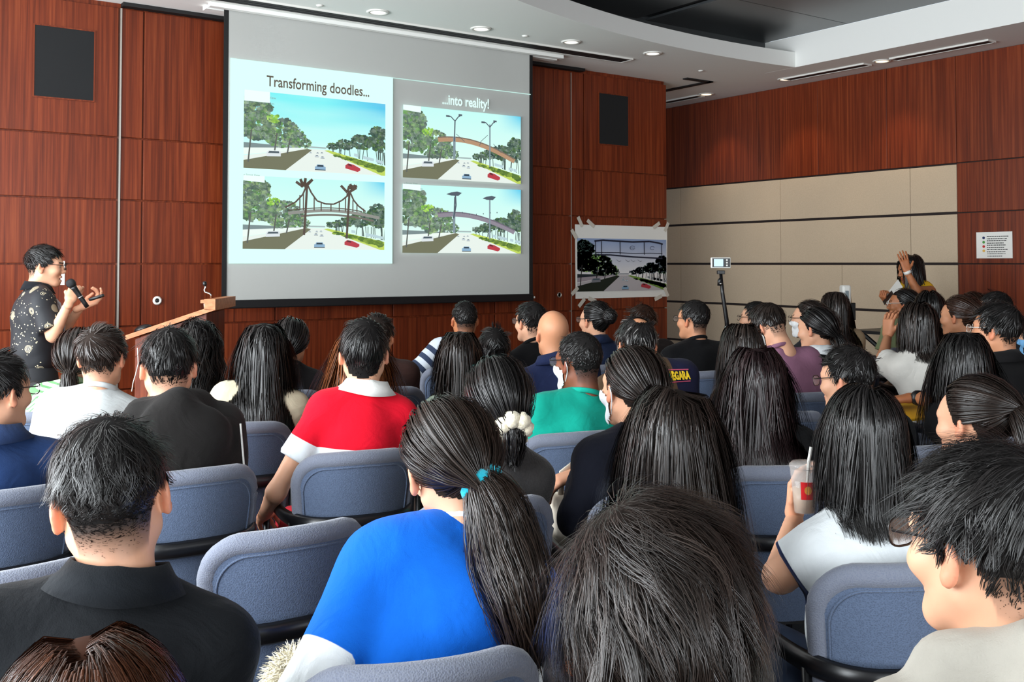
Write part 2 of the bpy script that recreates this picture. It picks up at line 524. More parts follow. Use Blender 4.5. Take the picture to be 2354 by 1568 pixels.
# front wall : a thick panelled block that stops short of the right wall
XE = 7.70
wf = struct(MB().box((XL, YF + 0.02, 0.0), (XE - 0.02, YF + 0.7, ZC)).build('wall_front', M_WOOD))
cols = [XL, -0.10, 1.925, 2.11, 3.2, 4.31, 5.42, 6.36, 6.53, XE]
for a, b in zip(cols[:-1], cols[1:]):
    for z0, z1 in zip(ROWS[:-1], ROWS[1:]):
        g0 = 0.016 if abs(a - 1.925) < 1e-6 else GAP
        panel(wf, (a + b) / 2 + (g0 - GAP) / 2, YF + 0.012, (z0 + z1) / 2, b - a - g0 - GAP, 0.03, z1 - z0 - 0.012, M_WOOD)
for z0, z1 in zip(ROWS[:-1], ROWS[1:]):       # the end face of the block
    panel(wf, XE - 0.012, YF + 0.36, (z0 + z1) / 2, 0.024, 0.66, z1 - z0 - 0.012, M_WOOD)
struct(MB().box((XL, YF + 0.004, 0), (XE, YF + 0.03, 0.095)).build('baseboard_front', M_BLACK))
# aluminium edge strips at the folding panels, black bar over the wall
struct(MB().box((1.932, YF - 0.012, 0.1), (1.944, YF + 0.02, ZC - 0.04)).build('trim_1', M_ALU))
struct(MB().box((6.356, YF - 0.006, 0.1), (6.364, YF + 0.02, ZC - 0.05)).build('trim_2', M_ALU))
struct(MB().box((1.94, YF - 0.06, ZC - 0.03), (6.5, YF + 0.02, ZC - 0.001)).build('trim_3', M_BLACK))
# right wall : wood above and beside a beige fabric field
wr = struct(MB().box((XR + 0.02, YB, 0.0), (XR + 0.2, YR, ZC)).build('wall_right', M_WOODD))
YW = 5.40
def rpanel(y0, y1, z0, z1, mat, gy=GAP, gz=0.008):
    panel(wr, XR + 0.012, (y0 + y1) / 2, (z0 + z1) / 2, 0.03, y1 - y0 - gy, z1 - z0 - gz, mat)
up = [YR, 10.3, 9.45, 8.60, 7.86, 7.01, 6.156, YW]
for a, b in zip(up[1:], up[:-1]): rpanel(a, b, 2.50, ZC, M_WOOD, 0.004)
up = [YW, 3.6, 1.8, 0.0, -1.8, YB]
for a, b in zip(up[1:], up[:-1]):
    for z0, z1 in zip(ROWS[:-1], ROWS[1:]): rpanel(a, b, z0, z1 if z1 < 3 else ZC, M_WOOD, 0.005, 0.010)
br = [YR, 9.13, 7.54, 5.90, YW]
for i, (z0, z1) in enumerate(zip(ROWS[:-2], ROWS[1:-1])):
    ys = br if i > 2 else [YR, 9.13, 7.54, 6.72, YW]
    for a, b in zip(ys[1:], ys[:-1]): rpanel(a, b, z0, z1, M_BEIGE, 0.004, 0.026)
struct(MB().box((XR - 0.006, YB, 0), (XR + 0.02, YR, 0.095)).build('baseboard_right', M_BLACK))
# recess behind the front block, back wall and window wall
struct(MB().box((XE - 2.0, YR, 0), (XR + 0.2, YR + 0.15, ZC)).build('wall_recess', M_WOOD))
def window_wall(name, horizontal, fixed, a0, a1, mat, w0, w1):
    w = MB()
    z0, z1 = WIN_Z
    def bx(u0, u1, zz0, zz1):
        if horizontal: w.box((u0, fixed - 0.15, zz0), (u1, fixed, zz1))
        else: w.box((fixed - 0.15, u0, zz0), (fixed, u1, zz1))
    bx(a0, a1, 0, z0); bx(a0, a1, z1, ZC2 + 0.1)
    bx(a0, w0, z0, z1); bx(w1, a1, z0, z1)
    wo = struct(w.build(name, mat))
    n = 5
    us = np.linspace(w0, w1, n + 1)
    for k in range(n):
        f = MB(); t = 0.05
        for (p, q, r0, r1) in ((us[k], us[k] + t, z0, z1), (us[k + 1] - t, us[k + 1], z0, z1), (us[k], us[k + 1], z0, z0 + t), (us[k], us[k + 1], z1 - t, z1)):
            if horizontal: f.box((p, fixed - 0.12, r0), (q, fixed - 0.06, r1))
            else: f.box((fixed - 0.12, p, r0), (fixed - 0.06, q, r1))
        f.build('window_frame', M_ALU, wo)
window_wall('wall_left', False, XL, YB, YF + 0.02, M_WHITE, *WIN_L)
window_wall('wall_back', True, YB, XL, XR + 0.02, M_WHITE, *WIN_B)

# ceiling : white soffit with a bow-shaped opening, raised grey metal ceiling inside it
ACX, ACY, ARR, XO = 7.30, -1.42, 8.13, 8.22
def yarc(x):
    q = ARR ** 2 - (x - ACX) ** 2
    return ACY + math.sqrt(q) if q > 0 else YB
sf = MB()
xs = [x for x in np.linspace(ACX - ARR + 0.02, XO, 60)]
ys = [yarc(x) for x in xs]
T = 0.10
for i in range(len(xs) - 1):
    sf.add([(xs[i], ys[i], ZC), (xs[i + 1], ys[i + 1], ZC), (xs[i + 1], YR, ZC), (xs[i], YR, ZC)], [(0, 3, 2, 1)])
sf.add([(XL, YB, ZC), (xs[0], YB, ZC), (xs[0], YR, ZC), (XL, YR, ZC)], [(0, 3, 2, 1)])
sf.add([(XO, YB, ZC), (XR + .1, YB, ZC), (XR + .1, YR, ZC), (XO, YR, ZC)], [(0, 3, 2, 1)])
ce = struct(sf.build('ceiling', M_WHITE, fix=False))
lip = MB()
for i in range(len(xs) - 1):
    x0, x1, y0, y1 = xs[i], xs[i + 1], ys[i], ys[i + 1]
    lip.add([(x0, y0, ZC), (x1, y1, ZC), (x1, y1, ZC + .155), (x0, y0, ZC + .155), (x1, y1 + T, ZC + .155), (x0, y0 + T, ZC + .155), (x1, y1 + T, ZC), (x0, y0 + T, ZC)],
            [(0, 1, 2, 3), (3, 2, 4, 5), (5, 4, 6, 7)])
lp = lip.build('cove_lip', M_WHITE, ce, fix=False); smooth_by_angle(lp, 30)
MB().box((XO, YB, ZC - 0.0005), (XO + .12, 7.05, ZC2)).build('fascia', M_WHITE, ce)
MB().box((XL, 7.05, ZC + .02), (XO + .1, 7.12, ZC2 + .02)).build('cove_back', M_GREYC, ce)
MB().box((XL, YB, ZC2 + 0.03), (XO + .1, 7.1, ZC2 + 0.1)).build('ceiling_backing', M_BLACK, ce)
gx = [XL, 0.2, 2.3, 4.4, 6.40, 6.52, XO]
gy = [YB, -1.6, 0.3, 2.2, 4.12, 6.02, 7.05]
for i in range(len(gx) - 1):
    if abs(gx[i] - 6.40) < 1e-6: continue
    for j in range(len(gy) - 1):
        panel(ce, (gx[i] + gx[i + 1]) / 2, (gy[j] + gy[j + 1]) / 2, ZC2 + .012, gx[i + 1] - gx[i] - .008, gy[j + 1] - gy[j] - .008, .024, M_GREYC)
# ceiling hatch frame beside the front block
h0, h1 = on(1640, 187, 2, ZC), on(1534, 176, 2, ZC)
hx1 = h0[0]; hy0 = h0[1]
for lo, hi in (((XE + .02, hy0, ZC - .012), (hx1, hy0 + .07, ZC - .0005)), ((hx1 - .07, hy0, ZC - .012), (hx1, 10.4, ZC - .0005))):
    MB().box(lo, hi).build('hatch_trim', M_BLACK, ce)

# slot diffusers in the ceiling (grooves in a pale frame)
def diffuser(p0, p1, w, label, nslot):
    p0 = np.array(p0[:2]); p1 = np.array(p1[:2])
    L = np.linalg.norm(p1 - p0); a = math.atan2(p1[1] - p0[1], p1[0] - p0[0])
    t = tag(empty('slot_diffuser', ((p0[0] + p1[0]) / 2, (p0[1] + p1[1]) / 2, ZC), a), label, 'air vent')
    MB().box((-L / 2, -w / 2, -0.012), (L / 2, w / 2, -0.001)).build('housing', M_GREYC, t)
    fr = MB()
    for y in (-w / 2 - .012, w / 2): fr.box((-L / 2 - .012, y, -0.016), (L / 2 + .012, y + .012, -0.0005))
    for x in (-L / 2 - .012, L / 2): fr.box((x, -w / 2, -0.016), (x + .012, w / 2, -0.0005))
    fr.build('frame', M_PLASTIC_W, t)
    for k in range(nslot):
        y = -w / 2 + w * (k + .5) / nslot
        MB().box((-L / 2 + .01, y - w / nslot * .3, -0.0145), (L / 2 - .01, y + w / nslot * .3, -0.0115)).build('slot', M_BLACK, t)
diffuser((1.75, 7.37), (on(1465, 131, 2, ZC)[0], 7.37), 0.16, 'long slotted air diffuser in the ceiling along the projection screen', 3)
xd = 8.66
yy = [on(1600, 225, 0, xd)[1]]
def ceil_pt(px, py): return on(px, py, 2, ZC)
a_, b_ = ceil_pt(1820, 182), ceil_pt(1990, 146)
diffuser((xd, a_[1]), (xd, b_[1]), 0.11, 'narrow slot diffuser between the two warm downlights by the dark wood wall', 1)
a_, b_ = ceil_pt(2048, 133), ceil_pt(2272, 91)
diffuser((xd, a_[1]), (xd, b_[1]), 0.11, 'narrow slot diffuser in the ceiling over the wall with the paper notice', 1)
a_, b_ = ceil_pt(1545, 236), ceil_pt(1610, 219)
diffuser((xd, a_[1]), (xd, b_[1]), 0.11, 'narrow slot diffuser in the dark ceiling corner behind the panelled block', 1)
# downlights
def downlight(p, lens, label, group, power, warm):
    t = tag(empty('downlight', (p[0], p[1], ZC)), label, 'ceiling light', group)
    MB().lathe([(0.062, -0.004), (0.066, -0.010), (0.088, -0.010), (0.092, -0.001), (0.062, -0.0005)], 24).build('trim_ring', M_PLASTIC_W, t, smooth=True)
    MB().lathe([(0.0, -0.0055), (0.061, -0.0055), (0.061, -0.001), (0.0, -0.001)], 20).build('lens', lens, t)
    if power:
        l = bpy.data.lights.new('downlight_lamp', 'SPOT'); l.energy = power; l.spot_size = R(85); l.spot_blend = 0.6; l.shadow_soft_size = 0.06
        l.color = warm
        o = bpy.data.objects.new('downlight_lamp', l); o.location = (0, 0, -0.03); COL.objects.link(o); o.parent = t
for px, py in ((862, 30), (1098, 68), (1305, 98), (1492, 124)):
    downlight(ceil_pt(px, py) - np.array([0, .05, 0]), M_COOL, 'round white recessed downlight beside the long slotted diffuser', 'downlights along the screen', 0, None)
for px, py in ((1622, 216), (1803, 181), (2024, 139)):
    p = ceil_pt(px, py); p[0] = xd
    downlight(p, M_WARM, 'round glowing amber recessed downlight along the dark wood wall', 'amber downlights', 22, (1.0, 0.72, 0.45))
for px, py, lb in ((1611, 162, 'tiny round sprinkler cap in the white ceiling near the panelled block'), (1207, 82, 'tiny ceiling sensor beside the slotted diffuser'), (735, 12, 'tiny white ceiling sprinkler above the projection screen')):
    p = ceil_pt(px, py)
    o = MB().lathe([(0.0, -0.012), (0.02, -0.012), (0.03, -0.001), (0.0, -0.0005)], 14).build('ceiling_sprinkler', M_PLASTIC_W, None, smooth=True)
    o.location = (p[0], p[1], ZC); tag(o, lb, 'sprinkler')

# flush wall loudspeakers
def speaker(x0, x1, z0, z1, label):
    t = tag(empty('wall_speaker', ((x0 + x1) / 2, YF - .003, z0)), label, 'speaker')
    w, h = (x1 - x0) / 2, z1 - z0
    MB().box((-w, -0.006, 0), (w, 0.0, h)).build('grille', M_SPK, t)
    fr = MB()
    for lo, hi in (((-w - .01, -.008, -.01), (-w, 0, h + .01)), ((w, -.008, -.01), (w + .01, 0, h + .01)), ((-w, -.008, -.01), (w, 0, 0)), ((-w, -.008, h), (w, 0, h + .01))):
        fr.box(lo, hi)
    fr.build('frame', M_WOOD, t)
a_, b_ = on(80, 57, 1, YF), on(214, 232, 1, YF)
speaker(a_[0], b_[0], b_[2], a_[2], 'black cloth loudspeaker set in the wood panel above the presenter')
a_, b_ = on(1376, 214, 1, YF), on(1443, 336, 1, YF)
speaker(a_[0], b_[0], b_[2], a_[2], 'black cloth loudspeaker set in the wood panel above the taped poster')
# little round wall fittings
p = on(361, 691, 1, YF)
t = tag(empty('wall_camera', (p[0], YF - .003, p[2])), 'round white wall camera with a black lens beside the lectern', 'camera')
MB().lathe([(0.016, -0.004), (0.018, -0.016), (0.026, -0.018), (0.034, -0.008), (0.035, 0.0)], 24, axis=1).build('ring', M_PLASTIC_W, t, smooth=True)
MB().lathe([(0.0, -0.012), (0.012, -0.010), (0.0175, -0.003), (0.0175, 0.0)], 20, axis=1).build('lens', M_PLASTIC_B, t, smooth=True)
p = on(1285, 678, 1, YF)
t = tag(empty('wall_socket', (p[0], YF - .003, p[2])), 'small round pale-rimmed wall socket between the screen and the poster', 'socket')
MB().lathe([(0.018, -0.004), (0.020, -0.010), (0.026, -0.010), (0.028, 0.0)], 20, axis=1).build('rim', M_ALU, t, smooth=True)
MB().lathe([(0.0, -0.004), (0.0185, -0.004), (0.0185, 0.0), (0.0, 0.0)], 16, axis=1).build('socket_hole', M_BLACK, t)
a_, b_ = on(119, 600, 1, YF), on(148, 655, 1, YF)
o = MB().box((a_[0], YF - .008, b_[2]), (b_[0], YF - .004, a_[2])).build('wall_notice', M_PAPER)
tag(o, 'small white blank plate on the wood panel behind the presenter', 'plate')

# ================================================================== projection screen and slide
YS = 7.62
sL, sR_ = on(513, 300, 1, YS)[0], on(1224, 300, 1, YS)[0]
zT = ZC - 0.004
zB = on(870, 686, 1, YS)[2]
scr = tag(empty('projection_screen', ((sL + sR_) / 2, YS, zB)), 'large white roll-down projection screen showing a two-column slide', 'projection screen')
W2 = (sR_ - sL) / 2; HS = zT - zB
# the cloth hangs with shallow waves
nx, nz = 60, 30
V = []; Q = []
for j in range(nz + 1):
    for i in range(nx + 1):
        u = -1 + 2 * i / nx; v = j / nz
        V.append((u * (W2 - 0.035), 0.004 + 0.006 * math.sin(u * 9 + v * 1.5) * abs(u) ** 3 * (0.3 + v), v * HS))
for j in range(nz):
    for i in range(nx):
        a = j * (nx + 1) + i
        Q.append((a, a + 1, a + nx + 2, a + nx + 1))
cl = link('cloth', mesh_np('cloth', np.array(V), np.array(Q)), M_SCREEN, scr)
for s_ in (-1, 1):
    MB().box((min(s_ * (W2 - .036), s_ * W2), -0.004, -.02), (max(s_ * (W2 - .036), s_ * W2), 0.006, HS)).build('black_border', M_BLACK, scr)
MB().box((-W2, -0.022, -.055), (W2, 0.026, 0.012), ch=0.008).build('bottom_bar', M_PLASTIC_B, scr)
MB().box((W2, -0.012, -.03), (W2 + .02, 0.012, -.012)).build('bar_end_cap', M_PLASTIC_W, scr)
hx0, hx1_ = on(470, 12, 2, ZC)[0] - (sL + sR_) / 2, on(1290, 128, 2, ZC)[0] - (sL + sR_) / 2
for y0_, y1_ in ((-.075, -.02), (.03, .11)):
    MB().box((hx0, y0_, HS - .030), (hx1_, y1_, HS + .003)).build('ceiling_slot_edge', M_WHITE, scr)

def S(px, py):
    """slide coordinates (x right, z up) relative to the screen for a pixel on it"""
    p = on(px, py, 1, YS); return p[0] - (sL + sR_) / 2, p[2] - zB

class Pic:
    """flat coloured print made of stacked polygons; (x, y) in 0..1, y up"""
    def __init__(s, seed): s.rg = random.Random(seed); s.V = []; s.F = []; s.C = []; s.lay = 0
    def poly(s, pts, c, lift=True):
        if lift: s.lay += 1
        n = len(s.V)
        for (x, y) in pts:
            s.V.append((min(max(x, 0), 1), min(max(y, 0), 1), s.lay)); s.C.append(c)
        s.F.append(tuple(range(n, n + len(pts))))
    def grad(s, nx, ny, fn):
        n = len(s.V)
        for j in range(ny + 1):
            for i in range(nx + 1):
                s.V.append((i / nx, j / ny, s.lay)); s.C.append(fn(i / nx, j / ny))
        for j in range(ny):
            for i in range(nx):
                a = n + j * (nx + 1) + i
                s.F.append((a, a + 1, a + nx + 2, a + nx + 1))
    def blob(s, cx, cy, rx, ry, c, n=9):
        a0 = s.rg.random() * 6
        s.poly([(cx + rx * (0.75 + .4 * s.rg.random()) * math.cos(a0 + 6.2832 * k / n), cy + ry * (0.75 + .4 * s.rg.random()) * math.sin(a0 + 6.2832 * k / n)) for k in range(n)], c, lift=False)
    def stroke(s, pts, w, c):
        s.lay += 1
        for (x0, y0), (x1, y1) in zip(pts[:-1], pts[1:]):
            dx, dy = x1 - x0, (y1 - y0) / ASP
            l = math.hypot(dx, dy) + 1e-9
            ox, oy = -dy / l * w, dx / l * w * ASP
            s.poly([(x0 + ox, y0 + oy), (x0 - ox, y0 - oy), (x1 - ox, y1 - oy), (x1 + ox, y1 + oy)], c, lift=False)
    def mesh(s, x0, x1, z0, z1, y, step):
        me = bpy.data.meshes.new('picture')
        V = [(x0 + a * (x1 - x0), y - l * step, z0 + b * (z1 - z0)) for (a, b, l) in s.V]
        me.from_pydata(V, [], s.F)
        at_ = me.color_attributes.new('Col', 'FLOAT_COLOR', 'POINT')
        c = np.ones((len(V), 4), np.float32); c[:, :3] = np.array(s.C)
        at_.data.foreach_set('color', c.ravel())
        return me
ASP = 1.75
def street(seed, variant):
    """dual carriageway between trees; variant: plain, sketch, lamps, saucer, poster"""
    P = Pic(seed); rg = P.rg
    poster = variant == 'poster'
    pale = variant in ('sketch', 'lamps', 'saucer')
    def sky(x, y):
        if poster:
            t = max(0, min(1, (y - .3) / .7)); a = np.array(lin('eae6e4')); b = np.array(lin('8ea2c8')); return tuple(a * (1 - t) + b * t)
        t = max(0, min(1, (y - .25) / .75))
        if variant == 'plain':
            a = np.array(lin('c8f4ee')); b = np.array(lin('6ee8ec')); c = a * (1 - t) + b * t
            w = max(0, x - .55) * max(0, y - .62) * 5
            c = c * (1 - min(1, w)) + np.array(lin('2aa6e0')) * min(1, w)
            st = .5 + .5 * math.sin(x * 9 + y * 26 + 3 * math.sin(x * 5)); c = c * (1 - .28 * st * (1 - t * .4)) + np.array(lin('d4f6f0')) * .28 * st * (1 - t * .4)
            return tuple(c)
        a = np.array(lin('d6f4ea')); b = np.array(lin('bdf2ec')); c = a * (1 - t) + b * t
        w = max(0, x - .80) * max(0, y - .72) * 16
        return tuple(c * (1 - min(1, w)) + np.array(lin('35bfe6')) * min(1, w))
    P.grad(24, 14, sky)
    road = lin('b9b2b4') if poster else lin('dfe9e2')
    P.poly([(0, 0), (1, 0), (1, .12), (.56, .30), (.42, .30), (0, .16)], tuple(road))
    P.poly([(0, .17), (0, .28), (.40, .31), (.43, .30)], tuple(lin('a59aa0') if poster else lin('e4f0ea')))
    P.poly([(0, .26), (0, .33), (.40, .31)], tuple(lin('2a3036') if poster else lin('77898a')))
    # verge and median
    P.poly([(0, 0), (.28, 0), (.46, .285), (.43, .30), (0, .10)], tuple(lin('23281f') if poster else lin('6e7058')))
    P.poly([(.55, .29), (.58, .30), (1, .12), (1, .0), (.97, .0)], tuple(lin('6f8f3c') if poster else lin('b9cf5a')))
    P.lay += 1
    for k in range(60):
        t = rg.random()
        P.blob(.62 + .36 * t, .24 - .16 * t + rg.uniform(-.01, .02), .014 + .02 * t, .012 + .03 * t, tuple(lin('35502a') if poster else lin(rg.choice(['8aa548', '5f7d3d', '4b6a34']))), 6)
    g_l = ['1c2622', '27342c', '35452f', '46563f', '54683c', '1a222a'] if poster else ['5b6f62', '73857a', '4e6a4e', '8a9c90', '6a9a58', '52645e', '94b07c']
    g_r = ['1a222c', '252d35', '333c40', '2b3a2a', '414a4e'] if poster else ['4a5f58', '66786e', '3e5648', '7c8e80', '55753f', '314640']
    # left trees, large to small towards the vanishing point
    P.lay += 1
    def crown(cx, cy, rx, ry, cols, n, sz):
        for k in range(n):
            a = rg.random() * 6.2832; r_ = math.sqrt(rg.random())
            P.blob(cx + rx * r_ * math.cos(a), cy + ry * r_ * math.sin(a), sz * rg.uniform(.5, 1.2), sz * ASP * rg.uniform(.5, 1.1), tuple(lin(rg.choice(cols)) * rg.uniform(.75, 1.25) * (3.2 if poster else 1.0)), 6)
    crown(.08, .80, .10, .17, g_l, 210, .020); crown(.09, .55, .13, .17, g_l, 260, .020); crown(.25, .49, .13, .19, g_l, 260, .018)
    crown(.35, .43, .07, .12, g_l, 130, .013); crown(.41, .37, .045, .07, g_l, 80, .009)
    P.lay += 1
    crown(.20, .66, .05, .05, ['8fc24a', '79b04a', 'a6cf66'] if not poster else ['3f5a2c', '4d6a34'], 30, .012)
    for (x, y0, y1) in ((.03, .08, .5), (.20, .17, .48), (.29, .22, .42)):
        P.stroke([(x, y0), (x + .02, y1)], .005, tuple(lin('2c2a28' if poster else '5a5f5a')))
    P.lay += 1
    crown(.95, .50, .08, .17, g_r, 170, .018); crown(.82, .44, .08, .10, g_r, 150, .016); crown(.70, .39, .065, .065, g_r, 110, .012); crown(.61, .355, .045, .04, g_r, 70, .009)
    for k in range(22):
        x = rg.uniform(.6, 1.0); b = .30 - (x - .56) * .36
        P.stroke([(x, b), (x + rg.uniform(-.012, .012), b + .10 + .2 * (x - .6))], .0025, tuple(lin('1d2226' if poster else '465550')))
    for k in range(9):
        x = rg.uniform(.74, 1.0); b = .30 - (x - .56) * .38
        P.poly([(x, b + .02), (x + .03, b + .01), (x + .03, b + .05), (x, b + .06)], tuple(lin('8b8f94' if poster else 'b4cdd2')), lift=(k == 0))
    # far footbridge, cars
    P.poly([(.44, .315), (.56, .315), (.56, .335), (.44, .335)], tuple(lin('7d8288' if poster else '9fb0b0')))
    def car(x, y, w, c, glass='2a3742'):
        h = w * ASP * .62
        P.poly([(x - w, y), (x + w, y), (x + w, y + h), (x + w * .75, y + h * 1.1), (x + w * .6, y + h * 1.7), (x - w * .6, y + h * 1.7), (x - w * .75, y + h * 1.1), (x - w, y + h)], c)
        P.poly([(x - w * .62, y + h), (x + w * .62, y + h), (x + w * .5, y + h * 1.55), (x - w * .5, y + h * 1.55)], tuple(lin(glass)))
        P.poly([(x - w, y - h * .15), (x + w, y - h * .15), (x + w, y + h * .1), (x - w, y + h * .1)], tuple(lin('2b2f33')))
    car(.52, .03, .038, tuple(lin('86a9c4')))
    for x, y, w in ((.495, .20, .014), (.535, .185, .014), (.50, .245, .009), (.53, .25, .009), (.45, .245, .009)):
        car(x, y, w, tuple(lin('c6d4da')))
    P.poly([(.70, .07), (.79, .03), (.81, .05), (.81, .08), (.76, .125), (.72, .14), (.70, .11)], tuple(lin('b23a44')))
    P.poly([(.715, .115), (.75, .10), (.745, .125), (.725, .135)], tuple(lin('5a2a30')))
    P.poly([(.15, .165), (.245, .175), (.245, .235), (.235, .25), (.165, .245), (.15, .22)], tuple(lin('d5dde0' if not poster else '7a7a80')))
    P.poly([(.16, .21), (.235, .215), (.232, .24), (.168, .238)], tuple(lin('4c5a62')))
    ink = tuple(lin('54483f'))
    if variant == 'sketch':
        arch = [(.30 + .66 * t, .50 + .07 * math.sin(math.pi * t) - .03 * t) for t in np.linspace(0, 1, 16)]
        P.stroke(arch, .013, tuple(lin('8b8c86')))
        P.stroke([(x, y - .06) for x, y in arch[2:-1]], .008, tuple(lin('6f6a62')))
        P.stroke([(x, y + .04) for x, y in arch[:-3]], .004, ink)
        for cx, top in ((.43, .92), (.735, .85)):
            P.stroke([(cx - .02, .20 if cx < .5 else .16), (cx - .01, .5), (cx, top)], .008, ink)
        P.stroke([(.28, .58), (.35, .66), (.40, .77), (.43, .92), (.46, .80), (.50, .69), (.56, .65), (.62, .65), (.68, .71), (.72, .78), (.735, .85), (.765, .72), (.80, .64), (.855, .56)], .006, ink)
        for x, y in ((.38, .76), (.405, .80), (.48, .74), (.53, .68), (.60, .65), (.66, .69), (.705, .76), (.76, .72), (.79, .66), (.84, .60)):
            P.stroke([(x, y), (x, .55)], .004, ink)
    if variant in ('lamps', 'saucer'):
        arch = [(.28 + .66 * t, .46 + .13 * math.sin(math.pi * (.28 + .72 * t)) - .13 * t ** 2) for t in np.linspace(0, 1, 18)]
        P.stroke(arch, .02, tuple(lin('b08d6f' if variant == 'lamps' else '8b8490')))
        P.stroke([(x, y + .03) for x, y in arch], .005, tuple(lin('7a6a5c' if variant == 'lamps' else '6d6674')))
        g1 = tuple(lin('7e8f98')); g2 = tuple(lin('4f5a64'))
        P.stroke([(.415, .30), (.415, .62)], .010, g1); P.stroke([(.415, .55), (.42, .84)], .005, g2)
        P.stroke([(.72, .22), (.72, .84)], .006, g1)
        if variant == 'lamps':
            for cx, y in ((.42, .84), (.72, .80)):
                P.stroke([(cx, y), (cx - .035, y + .06), (cx - .06, y + .06)], .004, g2); P.stroke([(cx, y), (cx + .03, y + .07), (cx + .045, y + .08)], .004, g2)
                P.poly([(cx - .075, y + .05), (cx - .045, y + .05), (cx - .045, y + .075), (cx - .075, y + .075)], g2)
                P.poly([(cx + .03, y + .08), (cx + .06, y + .08), (cx + .06, y + .105), (cx + .03, y + .105)], g2)
            P.stroke([(.43, .66), (.50, .56)], .002, g2); P.stroke([(.70, .68), (.64, .58), (.63, .52)], .002, g2); P.stroke([(.75, .56), (.82, .44)], .002, g2)
        else:
            for cx, y, s_ in ((.42, .88, 1), (.72, .84, .9)):
                P.poly([(cx - .07 * s_, y), (cx - .03 * s_, y - .02), (cx + .03 * s_, y - .02), (cx + .06 * s_, y + .03), (cx + .02 * s_, y + .045), (cx - .03 * s_, y + .03)], g2)
            for k in range(9):
                P.poly([(.30 + .06 * k, .60 + .02 * math.sin(k)), (.307 + .06 * k, .60 + .02 * math.sin(k)), (.307 + .06 * k, .62 + .02 * math.sin(k)), (.30 + .06 * k, .62 + .02 * math.sin(k))], g2)
            P.stroke([(.41, .52), (.43, .72), (.425, .86)], .006, g2)
    if variant == 'poster':
        k = tuple(lin('242536'))
        P.stroke([(.18, .95), (.27, .97), (.45, .955), (.6, .945), (.8, .96), (.9, .935), (.955, .91)], .009, k)
        P.stroke([(.185, .69), (.35, .69), (.6, .655), (.8, .64), (.95, .625)], .008, k)
        P.stroke([(.19, .735), (.45, .735), (.62, .72), (.80, .73), (.95, .725)], .004, k)
        for x in (.19, .255, .46, .735, .94): P.stroke([(x, .95 if x < .9 else .91), (x + .002, .70 if x < .9 else .63)], .004, k)
        for cx, cy, r_ in ((.60, .83, .028), (.83, .83, .025)):
            P.stroke([(cx + r_ * math.cos(a), cy + r_ * ASP * .8 * math.sin(a)) for a in np.linspace(.3, 5.6, 10)], .0025, tuple(lin('5a5a74')))
        P.stroke([(.57, .83), (.63, .82)], .002, k)
        for x in (.42, .52, .58, .66): P.stroke([(x, .60), (x + .03, .56), (x + .05, .58)], .002, tuple(lin('70707c')))
        P.lay += 1
        crown(.08, .86, .07, .08, ['141d1e', '1c2a26', '22332f'], 60, .016)
    if not poster:
        w = tuple(lin('e6fff8'))
        if variant == 'plain':
            P.poly([(0, .86), (.17, .86), (.17, 1), (0, 1)], w)
        else:
            P.poly([(0, .93), (.14, .91), (.14, 1), (0, 1)], w)
    return P
# slide panels (light thrown on the cloth)
def slab(x0, x1, z0, z1, y, rgb, name):
    me = mesh_np(name, np.array([(x0, y, z0), (x1, y, z0), (x1, y, z1), (x0, y, z1)]), np.array([(0, 1, 2, 3)]), np.tile(np.array(rgb), (4, 1)))
    return link(name, me, M_GLOW, scr)
zS0 = (S(524, 606)[1] + S(900, 606)[1]) / 2
zS1 = (S(527, 134)[1] + S(902, 178)[1]) / 2
xA, xB, xC = S(526, 370)[0], S(901, 370)[0], S(1218, 400)[0]
WHITE = np.array([0.66, 0.97, 0.90])
slab(xA, xB, zS0, zS1, -0.014, WHITE, 'slide_white_half')
slab(xB, xC, zS1 - .008, zS1, -0.014, WHITE * .8, 'slide_top_line')
def put_picture(pic, pts, name):
    (x0, za), (x1, zb) = S(*pts[0]), S(*pts[1])
    me = pic.mesh(x0, x1, za, zb, -0.0155, 0.00006)
    link(name, me, M_GLOW, scr)
put_picture(street(3, 'plain'), ((558, 386), (884, 240)), 'picture')
put_picture(street(4, 'sketch'), ((556, 572), (882, 420)), 'picture')
put_picture(street(5, 'lamps'), ((924, 408), (1195, 269)), 'picture')
put_picture(street(6, 'saucer'), ((923, 581), (1195, 437)), 'picture')
# tower tops of the sketch reach over its upper edge
def mkline(pts, w):
    mk = MB()
    for (a, b), (c, d) in zip(pts[:-1], pts[1:]):
        x0, z0 = S(a, b); x1, z1 = S(c, d)
        l = math.hypot(x1 - x0, z1 - z0); ox, oz = -(z1 - z0) / l * w, (x1 - x0) / l * w
        mk.add([(x0 + ox, -.022, z0 + oz), (x0 - ox, -.022, z0 - oz), (x1 - ox, -.022, z1 - oz), (x1 + ox, -.022, z1 + oz)], [(0, 1, 2, 3)], tuple(lin('54483f')))
    mk.build('sketch_line', M_GLOW, scr, color=True, fix=False)
mkline([(678, 418), (694, 430), (688, 412), (696, 428), (700, 410), (698, 428), (716, 413), (698, 432)], .011)
mkline([(781, 427), (796, 443), (800, 428), (806, 425), (803, 436), (814, 426), (817, 432), (797, 444), (796, 452)], .011)
def slide_text(body, px, py, size, rgb, bold, name='lettering', sx=1.0):
    me = text_mesh(body, size, bold)
    n = len(me.vertices)
    co = np.empty(n * 3, np.float32); me.vertices.foreach_get('co', co); co = co.reshape(-1, 3)
    x, z = S(px, py)
    new = np.stack([co[:, 0] * sx + x, np.full(n, -0.0175), co[:, 1] + z], 1)
    me.vertices.foreach_set('co', new.astype(np.float32).ravel())
    a = me.color_attributes.new('Col', 'FLOAT_COLOR', 'POINT')
    c = np.ones((n, 4), np.float32); c[:, :3] = rgb
    a.data.foreach_set('color', c.ravel())
    o = link(name, me, M_GLOW, scr)
    return o
